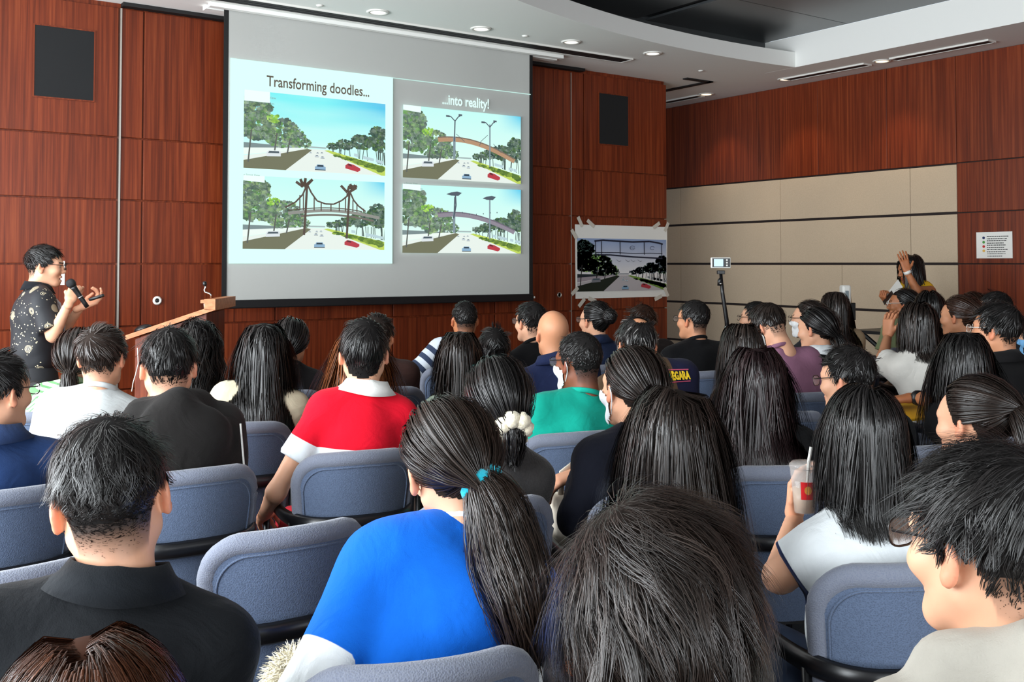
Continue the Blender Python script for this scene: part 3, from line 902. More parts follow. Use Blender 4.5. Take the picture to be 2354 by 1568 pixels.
slide_text('Transforming doodles...', 611, 198, 0.122, lin('5b4f45'), 0.0015, sx=.78)
slide_text('...into reality!', 1014, 239, 0.125, np.array([.72, .95, .9]), 0.003, sx=.76)
for body, px, py, sz in (('Singapore', 562, 213, .024), ('Google Street View', 570, 223, .028), ('Mar 2022   See more dates', 561, 235, .022),
                        ('e Street View', 558, 404, .024), ('See more dates', 565, 415, .024), ('e Street View', 928, 251, .024), ('See more dates', 936, 263, .024),
                        ('e Street View', 927, 423, .024), ('See more dates', 935, 435, .024)):
    slide_text(body, px, py, sz, lin('7f9490'), 0.0)

# ================================================================== poster taped to the front wall
(xa, _, za), (xb, _, zb) = on(1321, 687, 1, YF), on(1533, 522, 1, YF)
xb = min(xb, XE - .01)
po = tag(empty('poster', ((xa + xb) / 2, YF - .004, za)), 'big paper poster of a tree-lined road with a hand-drawn bridge, taped to wood panel', 'poster')
pw, ph = (xb - xa) / 2, zb - za
n = 14
V = []; Q = []
for j in range(9):
    for i in range(n + 1):
        u = -1 + 2 * i / n; v = j / 8
        V.append((u * pw, -0.002 - 0.004 * (1 + math.sin(u * 5 + v * 3)) * (abs(u) ** 2), v * ph))
for j in range(8):
    for i in range(n):
        a = j * (n + 1) + i; Q.append((a, a + 1, a + n + 2, a + n + 1))
link('sheet', mesh_np('sheet', np.array(V), np.array(Q)), M_PAPER, po)
me = street(8, 'poster').mesh(-pw * .965, pw * .975, ph * .095, ph * .815, -0.0115, 0.00008)
link('picture', me, M_PRINT, po)
for (x, z, a) in ((-pw + .06, ph + .03, 60), (-pw + .2, ph + .015, 35), (-pw - .02, ph - .1, 55), (pw - .16, ph + .015, -30), (pw - .01, ph + .0, -60),
                  (-pw - .01, .08, -40), (-pw + .08, -.04, -45), (-pw + .22, -.015, 20), (pw - .14, -.01, -20), (pw - .02, .05, 60)):
    o = MB().box((-.055, -.0015, -.02), (.055, 0, .02)).build('tape', M_TAPE, po)
    o.location = (x, -0.012, z); o.rotation_euler = (0, R(a), 0)

# paper notice on the right wall
(_, ya, za) = on(2246, 594, 0, XR); (_, yb, zb) = on(2328, 532, 0, XR)
no = tag(empty('paper_notice', (XR - .004, (ya + yb) / 2, za)), 'white paper notice with four coloured dots taped to the dark wood wall', 'notice')
nw, nh = (ya - yb) / 2, zb - za
MB().box((-.004, -nw, 0), (-.001, nw, nh)).build('sheet', M_PAPER, no)
dots = ['1f2f5e', '4f9a48', 'c22a2a', 'e6b75c']
for k in range(4):
    z = nh * (.78 - .165 * k)
    MB().lathe([(0, -.0062), (.0125, -.0062), (.0125, -.0035), (0, -.0035)], 18, axis=0).build('dot', simple('dot_ink_%d' % k, dots[k], .8), no).location = (0, nw - nw * .42, z)
    for q in range(2):
        m_ = MB()
        w = nw * (1.15 - .15 * q - .06 * ((k * 7) % 3)); z1 = z + .012 - .022 * q
        x = nw * .40
        rg = random.Random(k * 5 + q)
        end = x - w
        while x > end:
            l = rg.uniform(.006, .022)
            m_.box((-.0052, x - l, z1 - .004), (-.0042, x, z1 + .004)); x -= l + .004
        m_.build('print_line', MATS['black_matt'] if 'black_matt' in MATS else M_BLACK, no)
for q in range(2):
    m_ = MB(); x = nw * .38; rg = random.Random(90 + q)
    while x > -nw * (.6 - .25 * q):
        l = rg.uniform(.005, .018); m_.box((-.0052, x - l, nh * .17 - .022 * q - .003), (-.0042, x, nh * .17 - .022 * q + .003)); x -= l + .004
    m_.build('print_line', M_BLACK, no)
# ================================================================== bodies: distance fields meshed with surface nets
def nrm(v):
    v = np.asarray(v, float); return v / (np.linalg.norm(v) + 1e-12)
class Field:
    """smooth union of simple solids, meshed on a grid"""
    def __init__(s, cell, k=0.03): s.cell = cell; s.k = k; s.p = []
    def cap(s, a, b, ra, rb=None, k=None, flat=None, cut=False, sub=False):
        """tapered capsule; flat=(axis, factor) squashes it; cut=True ends it square at b"""
        rb = ra if rb is None else rb
        a = np.asarray(a, float); b = np.asarray(b, float)
        m = max(ra, rb) * (max(1.0, flat[1]) if flat else 1.0)
        s.p.append(('c', a, b, ra, rb, k or s.k, flat, cut, sub, np.minimum(a, b) - m, np.maximum(a, b) + m)); return s
    def ell(s, c, r, rot=None, k=None, sub=False):
        c = np.asarray(c, float); r = np.asarray(r, float); m = r.max() if rot is not None else r
        s.p.append(('e', c, r, rot, None, k or s.k, None, False, sub, c - m, c + m)); return s
    def plane(s, pt, n):
        """cut away everything on the n side of the plane"""
        s.p.append(('p', np.asarray(pt, float), nrm(n), None, None, 0, None, False, True, None, None)); return s
    def mesh(s):
        h = s.cell
        lo = np.min([q[9] for q in s.p if q[9] is not None and not q[8]], 0) - 2.5 * h
        hi = np.max([q[10] for q in s.p if q[10] is not None and not q[8]], 0) + 2.5 * h
        n = np.ceil((hi - lo) / h).astype(int) + 1
        F = np.full(n, 0.25, np.float32)
        ax = [lo[i] + h * np.arange(n[i]) for i in range(3)]
        for q in s.p:
            if q[0] == 'p':
                X = (ax[0][:, None, None] - q[1][0]) * q[2][0] + (ax[1][None, :, None] - q[1][1]) * q[2][1] + (ax[2][None, None, :] - q[1][2]) * q[2][2]
                np.maximum(F, X, out=F); continue
            k = q[5]
            i0 = np.clip(np.floor((q[9] - k - 2 * h - lo) / h).astype(int), 0, n - 1)
            i1 = np.clip(np.ceil((q[10] + k + 2 * h - lo) / h).astype(int) + 1, 1, n)
            sl = tuple(slice(i0[i], i1[i]) for i in range(3))
            X = ax[0][sl[0]][:, None, None]; Y = ax[1][sl[1]][None, :, None]; Z = ax[2][sl[2]][None, None, :]
            if q[0] == 'c':
                a, b, ra, rb, flat, cut = q[1], q[2], q[3], q[4], q[6], q[7]
                px, py, pz = X - a[0], Y - a[1], Z - a[2]
                if flat:
                    fx = np.asarray(flat[0], float); g = 1 / flat[1] - 1
                    w = (px * fx[0] + py * fx[1] + pz * fx[2]) * g
                    px, py, pz = px + fx[0] * w, py + fx[1] * w, pz + fx[2] * w
                    ab = (b - a) + fx * (np.dot(b - a, fx) * g)
                else: ab = b - a
                t0 = (px * ab[0] + py * ab[1] + pz * ab[2]) / (np.dot(ab, ab) + 1e-12)
                t = np.clip(t0, 0, 1)
                d = np.sqrt((px - t * ab[0]) ** 2 + (py - t * ab[1]) ** 2 + (pz - t * ab[2]) ** 2) - (ra + (rb - ra) * t)
                if cut: d = np.maximum(d, (t0 - 1) * np.linalg.norm(ab))
            else:
                c, r_, rot = q[1], q[2], q[3]
                px, py, pz = X - c[0], Y - c[1], Z - c[2]
                if rot is not None:
                    px, py, pz = (px * rot[0][0] + py * rot[1][0] + pz * rot[2][0], px * rot[0][1] + py * rot[1][1] + pz * rot[2][1], px * rot[0][2] + py * rot[1][2] + pz * rot[2][2])
                k0 = np.sqrt((px / r_[0]) ** 2 + (py / r_[1]) ** 2 + (pz / r_[2]) ** 2)
                k1 = np.sqrt((px / r_[0] ** 2) ** 2 + (py / r_[1] ** 2) ** 2 + (pz / r_[2] ** 2) ** 2)
                d = np.where(k0 < 1e-6, -r_.min(), k0 * (k0 - 1) / (k1 + 1e-9))
            G = F[sl]
            if q[8]:
                hh = np.clip(0.5 - 0.5 * (G + d) / k, 0, 1)
                F[sl] = G * (1 - hh) - d * hh + k * hh * (1 - hh)
            else:
                hh = np.clip(0.5 + 0.5 * (G - d) / k, 0, 1)
                F[sl] = G * (1 - hh) + d * hh - k * hh * (1 - hh)
        return surf_nets(F, lo, h)
EDG = [((0, 0, 0), (1, 0, 0)), ((0, 1, 0), (1, 1, 0)), ((0, 0, 1), (1, 0, 1)), ((0, 1, 1), (1, 1, 1)),
       ((0, 0, 0), (0, 1, 0)), ((1, 0, 0), (1, 1, 0)), ((0, 0, 1), (0, 1, 1)), ((1, 0, 1), (1, 1, 1)),
       ((0, 0, 0), (0, 0, 1)), ((1, 0, 0), (1, 0, 1)), ((0, 1, 0), (0, 1, 1)), ((1, 1, 0), (1, 1, 1))]
def surf_nets(F, lo, h):
    S_ = F < 0
    n = np.array(F.shape)
    cnt = np.zeros(n - 1, np.int8)
    for dx in (0, 1):
        for dy in (0, 1):
            for dz in (0, 1):
                cnt += S_[dx:n[0] - 1 + dx, dy:n[1] - 1 + dy, dz:n[2] - 1 + dz]
    act = (cnt > 0) & (cnt < 8)
    I, J, K = np.nonzero(act)
    idx = np.full(n - 1, -1, np.int32); idx[I, J, K] = np.arange(len(I))
    pos = np.zeros((len(I), 3)); num = np.zeros(len(I))
    for a, b in EDG:
        fa = F[I + a[0], J + a[1], K + a[2]]; fb = F[I + b[0], J + b[1], K + b[2]]
        x = (fa < 0) != (fb < 0)
        t = np.where(x, fa / np.where(x, fa - fb, 1), 0)
        for c in range(3):
            pos[:, c] += np.where(x, a[c] + t * (b[c] - a[c]), 0)
        num += x
    pos = pos / num[:, None] + np.stack([I, J, K], 1)
    V = lo + pos * h
    Q = []
    for axi in range(3):
        A = [slice(None)] * 3; B = [slice(None)] * 3
        A[axi] = slice(0, n[axi] - 1); B[axi] = slice(1, n[axi])
        sa, sb = S_[tuple(A)], S_[tuple(B)]
        e = sa != sb
        o1, o2 = (axi + 1) % 3, (axi + 2) % 3
        ii = list(np.nonzero(e))
        ok = (ii[o1] > 0) & (ii[o2] > 0) & (ii[o1] < n[o1] - 1) & (ii[o2] < n[o2] - 1)
        ii = [q[ok] for q in ii]
        flip = sa[ii[0], ii[1], ii[2]]
        def cell(d1, d2):
            c = [q.copy() for q in ii]; c[o1] = c[o1] - d1; c[o2] = c[o2] - d2
            return idx[c[0], c[1], c[2]]
        q = np.stack([cell(1, 1), cell(0, 1), cell(0, 0), cell(1, 0)], 1)
        q[~flip] = q[~flip][:, ::-1]
        Q.append(q)
    return V, np.concatenate(Q)
def vnormals(V, Q):
    N = np.cross(V[Q[:, 2]] - V[Q[:, 0]], V[Q[:, 3]] - V[Q[:, 1]])
    out = np.zeros_like(V)
    for c in range(4): np.add.at(out, Q[:, c], N)
    return out / (np.linalg.norm(out, axis=1)[:, None] + 1e-12)
def join(parts):
    """[(V, Q, C)] -> one V, Q, C"""
    V = []; Q = []; C = []; n = 0
    for v, q, c in parts:
        V.append(v); Q.append(q + n); C.append(c); n += len(v)
    return np.concatenate(V), np.concatenate(Q), np.concatenate(C)

def rot_zxy(yaw, pitch, roll):
    """head turn: yaw left positive, pitch up positive, roll towards the own right shoulder positive (degrees)"""
    return np.array((Matrix.Rotation(R(yaw), 3, 'Z') @ Matrix.Rotation(R(pitch), 3, 'X') @ Matrix.Rotation(R(roll), 3, 'Y')))

# ------------------------------------------------------------------ heads (face +Y, centre between the ears)
HEADS = {}
CR_C = np.array([0, -0.012, 0.028]); CR_R = np.array([0.075, 0.095, 0.088])
def head(cell, fem=False, talk=False):
    key = (cell, fem, talk)
    if key in HEADS: return HEADS[key]
    f = Field(cell, 0.022)
    f.ell(CR_C, CR_R)
    jw = 0.052 if fem else 0.057
    f.ell((0, 0.032, -0.038), (jw, 0.060, 0.074), k=0.03)
    f.ell((0, 0.056, 0.022), (0.056, 0.036, 0.050), k=0.015)
    f.cap((-0.016, 0.071, -0.096), (0.016, 0.071, -0.096), 0.019, k=0.025)
    for s in (-1, 1):
        f.cap((s * 0.052, -0.002, -0.055), (s * 0.028, 0.058, -0.092), 0.018, 0.016, k=0.03)
        f.ell((s * 0.040, 0.062, -0.026), (0.026, 0.028, 0.024), k=0.02)
        f.cap((s * 0.016, 0.088, 0.024), (s * 0.044, 0.072, 0.022), 0.010, 0.009, k=0.014)
    f.cap((0, 0.090, 0.014), (0, 0.108, -0.026), 0.0075, 0.0105, k=0.012)
    for s in (-1, 1): f.ell((s * 0.011, 0.099, -0.031), (0.0085, 0.010, 0.008), k=0.008)
    for s in (-1, 1):
        f.ell((s * 0.032, 0.099, 0.004), (0.017, 0.013, 0.012), k=0.010, sub=True)
        f.ell((s * 0.031, 0.0775, 0.004), (0.0135, 0.0125, 0.0115), k=0.004)
    f.cap((-0.017, 0.091, -0.0585), (0.017, 0.091, -0.0585), 0.0065, k=0.007)
    f.cap((-0.014, 0.090, -0.0705 if not talk else -0.081), (0.014, 0.090, -0.0705 if not talk else -0.081), 0.0075, k=0.007)
    if talk: f.ell((0, 0.098, -0.069), (0.019, 0.022, 0.0075), k=0.004, sub=True)
    nr = 0.047 if fem else 0.054
    f.cap((0, -0.022, -0.05), (0, -0.034, -0.165), nr, nr * 1.05, k=0.035)
    for s in (-1, 1):
        rt = np.array(Matrix.Rotation(R(s * 24), 3, 'Z') @ Matrix.Rotation(R(-12), 3, 'X'))
        c = np.array([s * 0.079, -0.008, -0.006])
        f.ell(c, (0.0085, 0.019, 0.031), rot=rt, k=0.008)
        f.ell(c + np.array([s * 0.004, 0.002, -0.026]), (0.007, 0.010, 0.012), k=0.008)
        f.ell(c + np.array([s * 0.010, 0.006, 0.002]), (0.008, 0.010, 0.017), rot=rt, k=0.005, sub=True)
    V, Q = f.mesh()
    HEADS[key] = (V, Q, vnormals(V, Q))
    return HEADS[key]
def hairline(V, low=-0.085, front=0.075):
    """0 outside the hair, 1 well inside it (head coordinates)"""
    phi = np.abs(np.degrees(np.arctan2(V[:, 0], V[:, 1] + 0.012)))      # 0 = face, 180 = back
    zl = np.interp(phi, [0, 42, 58, 72, 84, 98, 112, 125, 180], [front, front - .004, 0.045, 0.002, -0.012, 0.022, 0.0, low + .02, low])
    return np.clip((V[:, 2] - zl) / 0.012 + 0.5, 0, 1)
def face_colors(V, skin, hair, o):
    C = np.tile(np.array(skin), (len(V), 1))
    # lips, brows, eyes are the person's own colours
    m = (V[:, 1] > 0.084) & (V[:, 2] < -0.052) & (V[:, 2] > (-0.077 if not o.get('talk') else -0.088)) & (np.abs(V[:, 0]) < 0.023 - 0.5 * np.abs(V[:, 2] + .064))
    C[m] = np.array(skin) * (0.75, 0.45, 0.45)
    if o.get('talk'):
        m = (V[:, 1] > 0.07) & (np.abs(V[:, 2] + .069) < 0.0065) & (np.abs(V[:, 0]) < 0.017); C[m] = (0.12, 0.02, 0.02)
    m = (V[:, 1] > 0.06) & (np.abs(V[:, 2] - 0.0245 - 0.08 * (np.abs(V[:, 0]) - .03)) < 0.0042) & (np.abs(V[:, 0]) > 0.013) & (np.abs(V[:, 0]) < 0.05)
    C[m] = np.array(hair) * 1.2
    for s in (-1, 1):
        d = np.hypot(V[:, 0] - s * 0.031, (V[:, 2] - 0.004) * 1.7)
        e = (d < 0.0125) & (V[:, 1] > 0.07)
        C[e] = (0.55, 0.5, 0.46)
        C[e & (d < 0.0058)] = (0.015, 0.01, 0.008)
        C[e & (d > 0.0105)] = np.array(hair) + 0.01
    # ears a little redder
    m = np.abs(V[:, 0]) > 0.076
    C[m] = C[m] * (1.05, 0.82, 0.78)
    st = o.get('fade', 0.0)
    if st > 0:
        w = (hairline(V, -0.095, 0.07) * np.clip((V[:, 2] + 0.100) / 0.065, 0, 1) ** .8)[:, None] * min(1, st + .25)
        C = C * (1 - w) + (np.array(hair) * 1.6 + .006) * w
    b = o.get('beard', 0.0)
    if b > 0:
        w = (np.clip((-0.03 - V[:, 2]) / .02, 0, 1) * np.clip((V[:, 1] - 0.0) / .03, 0, 1) * (V[:, 2] > -.12))[:, None] * b
        C = C * (1 - w) + np.array(hair) * w
    return C

# ------------------------------------------------------------------ hands (wrist at origin, fingers +Y, palm down, thumb +X)
HANDS = {}
def hand(pose, cell):
    key = (pose, cell)
    if key in HANDS: return HANDS[key]
    f = Field(cell, 0.010)
    curl = {'relaxed': (24, 30, 22), 'grip': (62, 78, 50), 'flat': (10, 12, 8), 'point': (60, 80, 55), 'pinch': (45, 48, 25)}[pose]
    f.cap((0, -0.03, 0), (0, 0.005, 0), 0.026, 0.025, flat=((0, 0, 1), 0.78))
    for x in (-0.026, -0.009, 0.009, 0.025):
        f.cap((x * 0.7, 0.01, 0), (x, 0.082, 0.0), 0.0145, 0.0115, k=0.014)
    L = [0.072, 0.092, 0.098, 0.086]
    for i, x in enumerate((-0.029, -0.010, 0.010, 0.029)):
        p = np.array([x, 0.084, -0.001]); a = 0.0
        cc = list(curl)
        if pose == 'point' and i == 3: cc = [8, 12, 8]
        if pose == 'pinch' and i < 2: cc = [30, 35, 20]
        for s_, (fr, rr) in enumerate(((0.46, 0.0086), (0.30, 0.0079), (0.24, 0.0072))):
            a += R(cc[s_] * (0.9 + 0.06 * i))
            sp_ = 0.10 * x / 0.03 if s_ == 0 else 0.05 * x / 0.03
            q = p + L[i] * fr * np.array([sp_, math.cos(a), -math.sin(a)])
            f.cap(p, q, rr, rr * 0.93, k=0.004); p = q
    th = {'relaxed': ((0.044, 0.045, -0.012), (0.056, 0.075, -0.020)), 'flat': ((0.050, 0.042, -0.006), (0.068, 0.068, -0.010)),
          'grip': ((0.042, 0.048, -0.026), (0.022, 0.072, -0.044)), 'point': ((0.042, 0.048, -0.026), (0.022, 0.072, -0.044)), 'pinch': ((0.044, 0.05, -0.026), (0.030, 0.085, -0.042))}[pose]
    f.cap((0.018, 0.012, -0.004), th[0], 0.0145, 0.0105, k=0.014)
    f.cap(th[0], th[1], 0.0100, 0.0085, k=0.005)
    HANDS[key] = f.mesh()
    return HANDS[key]
def place_hand(pose, cell, wrist, fwd, palm, side):
    """palm = direction the palm faces; side -1 left, +1 right"""
    V, Q = hand(pose, cell)
    V = V.copy()
    y = nrm(fwd); z = -np.asarray(palm, float); z = nrm(z - y * np.dot(z, y)); x = np.cross(y, z)
    # palm down, fingers forward: a right hand has its thumb on the left (-X)
    s = -1 if side > 0 else 1
    V[:, 0] *= s
    if s < 0: Q = Q[:, ::-1]
    return wrist + V[:, :1] * x + V[:, 1:2] * y + V[:, 2:3] * z, Q

# ------------------------------------------------------------------ hair
def resample_roots(V, Q, N, w, n, rg):
    """n random points on the mesh where the weight w allows"""
    wt = w[Q].mean(1)
    A = 0.5 * np.linalg.norm(np.cross(V[Q[:, 2]] - V[Q[:, 0]], V[Q[:, 3]] - V[Q[:, 1]]), axis=1) * (wt > 0.5)
    fi = rg.choice(len(Q), n, p=A / A.sum())
    a = rg.random((n, 1)); b = rg.random((n, 1))
    q = Q[fi]
    P = (V[q[:, 0]] * (1 - a) + V[q[:, 1]] * a) * (1 - b) + (V[q[:, 3]] * (1 - a) + V[q[:, 2]] * a) * b
    NN = (N[q[:, 0]] * (1 - a) + N[q[:, 1]] * a) * (1 - b) + (N[q[:, 3]] * (1 - a) + N[q[:, 2]] * a) * b
    return P, NN / (np.linalg.norm(NN, axis=1)[:, None] + 1e-12)
def unit(v): return v / (np.linalg.norm(v, axis=-1, keepdims=True) + 1e-12)
def ribbons(P, out, wid, col, taper=True):
    """P (n,s,3) strands, out (n,s,3) outward directions -> ribbon mesh with rounded shading"""
    n, s, _ = P.shape
    T = np.empty_like(P); T[:, 1:-1] = P[:, 2:] - P[:, :-2]; T[:, 0] = P[:, 1] - P[:, 0]; T[:, -1] = P[:, -1] - P[:, -2]
    T = unit(T)
    side = unit(np.cross(T, out)); nn = unit(np.cross(side, T))
    t = np.linspace(0, 1, s)[None, :, None]
    ww = wid[:, None, None] * ((1.0 - 0.75 * np.clip((t - .55) / .45, 0, 1) ** 1.3) if taper else 1.0) * 0.5
    V = np.stack([P - side * ww, P + side * ww], 2)                     # n,s,2,3
    NM = np.stack([nn * .85 - side * .52, nn * .85 + side * .52], 2)
    C = np.repeat(np.repeat(col[:, None, None, :], s, 1), 2, 2)
    base = (np.arange(n) * s * 2)[:, None] + (np.arange(s - 1) * 2)[None, :]
    base = base.ravel()
    Q = np.stack([base, base + 1, base + 3, base + 2], 1)
    return V.reshape(-1, 3), Q, C.reshape(-1, 3), unit(NM.reshape(-1, 3))
def cap_mesh(V, Q, N, w, off, col):
    """solid under-layer: the scalp lifted by off where w > 0.5"""
    keep = (w[Q] > 0.45).all(1)
    q = Q[keep]
    used, inv = np.unique(q, return_inverse=True)
    v = V[used] + N[used] * (off * w[used])[:, None] if np.isscalar(off) else V[used] + N[used] * off[used][:, None]
    return v, inv.reshape(q.shape), np.tile(np.array(col), (len(v), 1)), N[used], 'cap'

def make_hair(o, HM, hc, Hr, body):
    """returns V, Q, C, N of the hair in person coordinates.
    HM head mesh (head coords), hc head centre, Hr head rotation, body = dict of torso frame"""
    rg = np.random.default_rng(o['seed'])
    V0, Q0, N0 = HM
    st = o['hair']; hcol = np.array(o['hcol']); d = o['d']
    dens = o.get('dens', 1.0)
    n = int(np.clip(6000 / d ** 1.2, 540, 9000) * dens)
    wd = np.clip(0.00085 * d ** 0.95, 0.00085, 0.0040)
    vol = o.get('vol', 0.010); hv_ = o.get('hv', 0.016)
    low = -0.088 if st == 'short' else (-0.074 if st in ('pony', 'bun') else -0.092)
    fr = o.get('front', 0.075)
    w = hairline(V0, low, fr)
    if o.get('thin'):                                                 # bare crown
        dd = np.linalg.norm((V0 - np.array([0.0, -0.062, 0.108])) / np.array([1, 1, 1]), axis=1)
        w = w * np.clip((dd - 0.012) / 0.035, 0.0, 1)
    Vw = V0 @ Hr.T + hc; Nw = N0 @ Hr.T
    def inhead(p): return (p - hc) @ Hr
    parts = []
    def collide(p, thick, tors=True):
        """keep points outside the skull and the back"""
        q = inhead(p) - CR_C
        r_ = CR_R + 0.006
        m = np.linalg.norm(q / (r_ + thick[..., None]), axis=-1, keepdims=True)
        q = np.where(m < 1, q / np.maximum(m, 1e-6), q)
        p = (q + CR_C) @ Hr.T + hc
        # neck
        nk = body['N']; ax = nrm(hc - nk)
        rel = p - nk; h_ = rel @ ax
        rad = rel - h_[..., None] * ax
        rl = np.linalg.norm(rad, axis=-1)
        lim = 0.058 + thick
        inn = (h_ > -0.06) & (h_ < 0.12) & (rl < lim)
        p = np.where(inn[..., None], p + rad / (rl[..., None] + 1e-6) * (lim - rl)[..., None], p)
        if tors:
            for c, rr in body['ells']:
                q = p - c; m = np.linalg.norm(q / (rr + thick[..., None] * .8), axis=-1, keepdims=True)
                qx = (q[..., 0] / rr[0]) ** 2 + (q[..., 2] / rr[2]) ** 2
                ys_ = (rr[1] + thick * .8) * np.sqrt(np.clip(1 - qx, 0, 1))
                sg = np.where(q[..., 1] > 0.035, 1.0, -1.0)
                inside = (m[..., 0] < 1) & (qx < 1)
                p = p.copy(); p[..., 1] = np.where(inside, c[1] + sg * ys_, p[..., 1])
        return p
    def colors(k, sp=0.35):
        f_ = np.exp(rg.normal(0, sp, (k, 1)))
        return np.clip(hcol * f_, 0, 1)
    if st == 'bald': return None
    tmid = lambda p: unit(p - (hc + Hr @ CR_C))
    if st in ('short', 'fluffy'):
        P, NN = resample_roots(V0, Q0, N0, w, n, rg)
        top, side = o.get('top_len', 0.045), o.get('side', 0.014)
        whorl = np.array(o.get('whorl', (0.012, -0.080, 0.092)))
        if o.get('fade'):
            keep = rg.random(n) < np.clip((P[:, 2] + 0.082) / 0.05, 0.0, 1)
            P = P[keep]; NN = NN[keep]; n = len(P)
        a = np.clip((P[:, 2] - 0.005) / 0.06, 0, 1) ** 0.8
        lowz = np.clip((P[:, 2] + 0.095) / 0.07, 0.12, 1)
        L = (side * (lowz if o.get('fade') else 1) + (top - side) * a) * rg.uniform(0.65, 1.15, n)
        S_ = 6 if d < 2 else 5
        flow = P - whorl
        sw = o.get('swirl', 0.35)
        flow = unit(flow); flow = flow + sw * np.cross(np.array([0, 0, 1.0]), flow) * np.exp(-np.linalg.norm(P - whorl, axis=1) / .05)[:, None]
        flow[:, 2] -= 0.5 * (1 - a)
        fringe = o.get('sweep', 0.0)
        flow[:, 0] += fringe * np.clip(P[:, 2] / .1, 0, 1)
        lift = o.get('lift', 0.55) * (0.35 + 0.65 * a)
        hlay = (hv_ * .8 * a + min(side * .35, hv_) * (1 - a) * lowz)          # hair lies in layers up to this height
        # clumps
        m = max(60, n // o.get('clump', 10))
        ci = rg.choice(n, m, replace=False)
        near = np.empty(n, int)
        for b0 in range(0, n, 3000):
            dd = ((P[b0:b0 + 3000, None] - P[ci][None]) ** 2).sum(2); near[b0:b0 + 3000] = dd.argmin(1)
        cn = rg.normal(0, o.get('mess', 0.35), (m, 3))
        jit = (cn[near] + rg.normal(0, 0.10, (n, 3))) * np.clip(L / .022, .15, 1)[:, None]
        up0 = (hlay * rg.random(n) ** .7)[:, None]
        P0 = P
        P = P + NN * up0
        pts = [P]
        p = P.copy()
        for i in range(1, S_):
            t = i / (S_ - 1)
            nn = unit(((p - CR_C) / CR_R ** 2))
            fl = flow - nn * (flow * nn).sum(1, keepdims=True)
            dr = unit(unit(fl) * 1.0 + nn * (lift * (0.75 - t * 0.75))[:, None] + jit * (0.5 + t * .6))
            dr[:, 2] -= 0.25 * t * (L / .05)
            p = p + unit(dr) * (L / (S_ - 1))[:, None]
            q = p - CR_C; rr_ = CR_R + 0.002 + up0 * .8
            mm = np.linalg.norm(q / rr_, axis=1, keepdims=True)
            p = np.where((mm < 1) & (p[:, 2:] > -0.03), q / mm + CR_C, p)
            pts.append(p)
        PP = np.stack(pts, 1)
        tt = np.linspace(0, 1, S_)[None, :, None]
        PP = PP + (PP[ci][near] - PP) * (0.6 * tt ** 1.6) * o.get('clumpw', 0.6)
        if o.get('wavy'):
            nn0 = unit((PP - CR_C) / CR_R ** 2); sd0 = unit(np.cross(unit(flow)[:, None], nn0))
            ph = near * 1.7
            PP = PP + sd0 * (o['wavy'] * np.sin(tt * 5.5 + ph[:, None, None]) * tt)
        q = PP - CR_C; mm = np.linalg.norm(q / (CR_R + 0.002), axis=-1, keepdims=True)
        head_in = (mm < 1) & (PP[..., 2:3] > -0.03)
        PP = np.where(head_in, q / mm + CR_C, PP)
        out = unit((PP - CR_C) / CR_R ** 2)
        c = colors(m, 0.3)[near] * np.exp(rg.normal(0, .2, (n, 1)))
        gl = o.get('grey', 0.0)
        if gl > 0:
            g = rg.random(n) < gl * np.clip(1.2 - P[:, 2] / .08, 0.1, 1); c[g] = (0.25, 0.24, 0.23)
        wv = wd * rg.uniform(.7, 1.4, n)
        parts.append(ribbons(PP @ Hr.T + hc, out @ Hr.T, wv, c))
        az = np.clip((V0[:, 2] - 0.005) / 0.06, 0, 1) ** .8
        off = np.minimum((hv_ * .55 * az + min(side * .15, .005) * (1 - az)), 0.022) * w * np.clip((V0[:, 2] + .085) / .06, 0.02, 1)
        wc = w if not o.get('fade') else w * np.clip((V0[:, 2] + 0.04) / 0.03, 0, 1)
        parts.append(cap_mesh(Vw, Q0, Nw, wc, off, hcol))
    else:
        tie = None
        if st in ('pony', 'bun'):
            tie = np.array(o.get('tie', (0, -0.125, 0.0)))             # head coords
            P, NN = resample_roots(V0, Q0, N0, w, n, rg)
            S_ = 9
            pts = [P]; p = P.copy()
            thick = rg.uniform(0.001, vol, n)
            for i in range(1, S_):
                rem = tie - p
                dist = np.linalg.norm(rem, axis=1, keepdims=True)
                nn = unit((p - CR_C) / CR_R ** 2)
                tg = rem - nn * (rem * nn).sum(1, keepdims=True) * (dist > 0.03)
                p = p + unit(tg) * dist / (S_ - i) * np.where(dist > .05, 1.12, 1.0)
                q = p - CR_C; r_ = CR_R + 0.005 + thick[:, None] * np.clip(dist / .06, .2, 1)
                mm = np.linalg.norm(q / r_, axis=1, keepdims=True)
                p = np.where((mm < 1) & (dist > .02), q / mm + CR_C, p)
                pts.append(p)
            PP = np.stack(pts, 1)
            out = unit((PP - CR_C) / CR_R ** 2)
            parts.append(ribbons(PP @ Hr.T + hc, out @ Hr.T, wd * rg.uniform(1.0, 2.0, n), colors(n, .3), taper=False))
            parts.append(cap_mesh(Vw, Q0, Nw, w, 0.0025, hcol))
            tw = tie @ Hr.T + hc
            if st == 'pony':
                Lt = o.get('len', 0.28); k = int(n * o.get('tailn', .55)); S_ = 14
                back = np.array([0, -1.0, 0.0]) @ Hr.T
                dirn = nrm(back * o.get('kick', 0.8) + np.array([0, 0, -0.55]) + np.array(o.get('tdir', (0, 0, 0))))
                rt = o.get('tailr', 0.030)
                th = rg.uniform(0, 6.2832, k); rr = np.sqrt(rg.random(k))
                ex = nrm(np.cross(dirn, [0, 0, 1.0])); ey = np.cross(ex, dirn)
                ofs = (np.cos(th) * rr)[:, None] * ex + (np.sin(th) * rr)[:, None] * ey
                ofs[:, 1] -= 0.2 * rr
                c_ = tw.copy(); dr = dirn.copy(); cen = [c_]
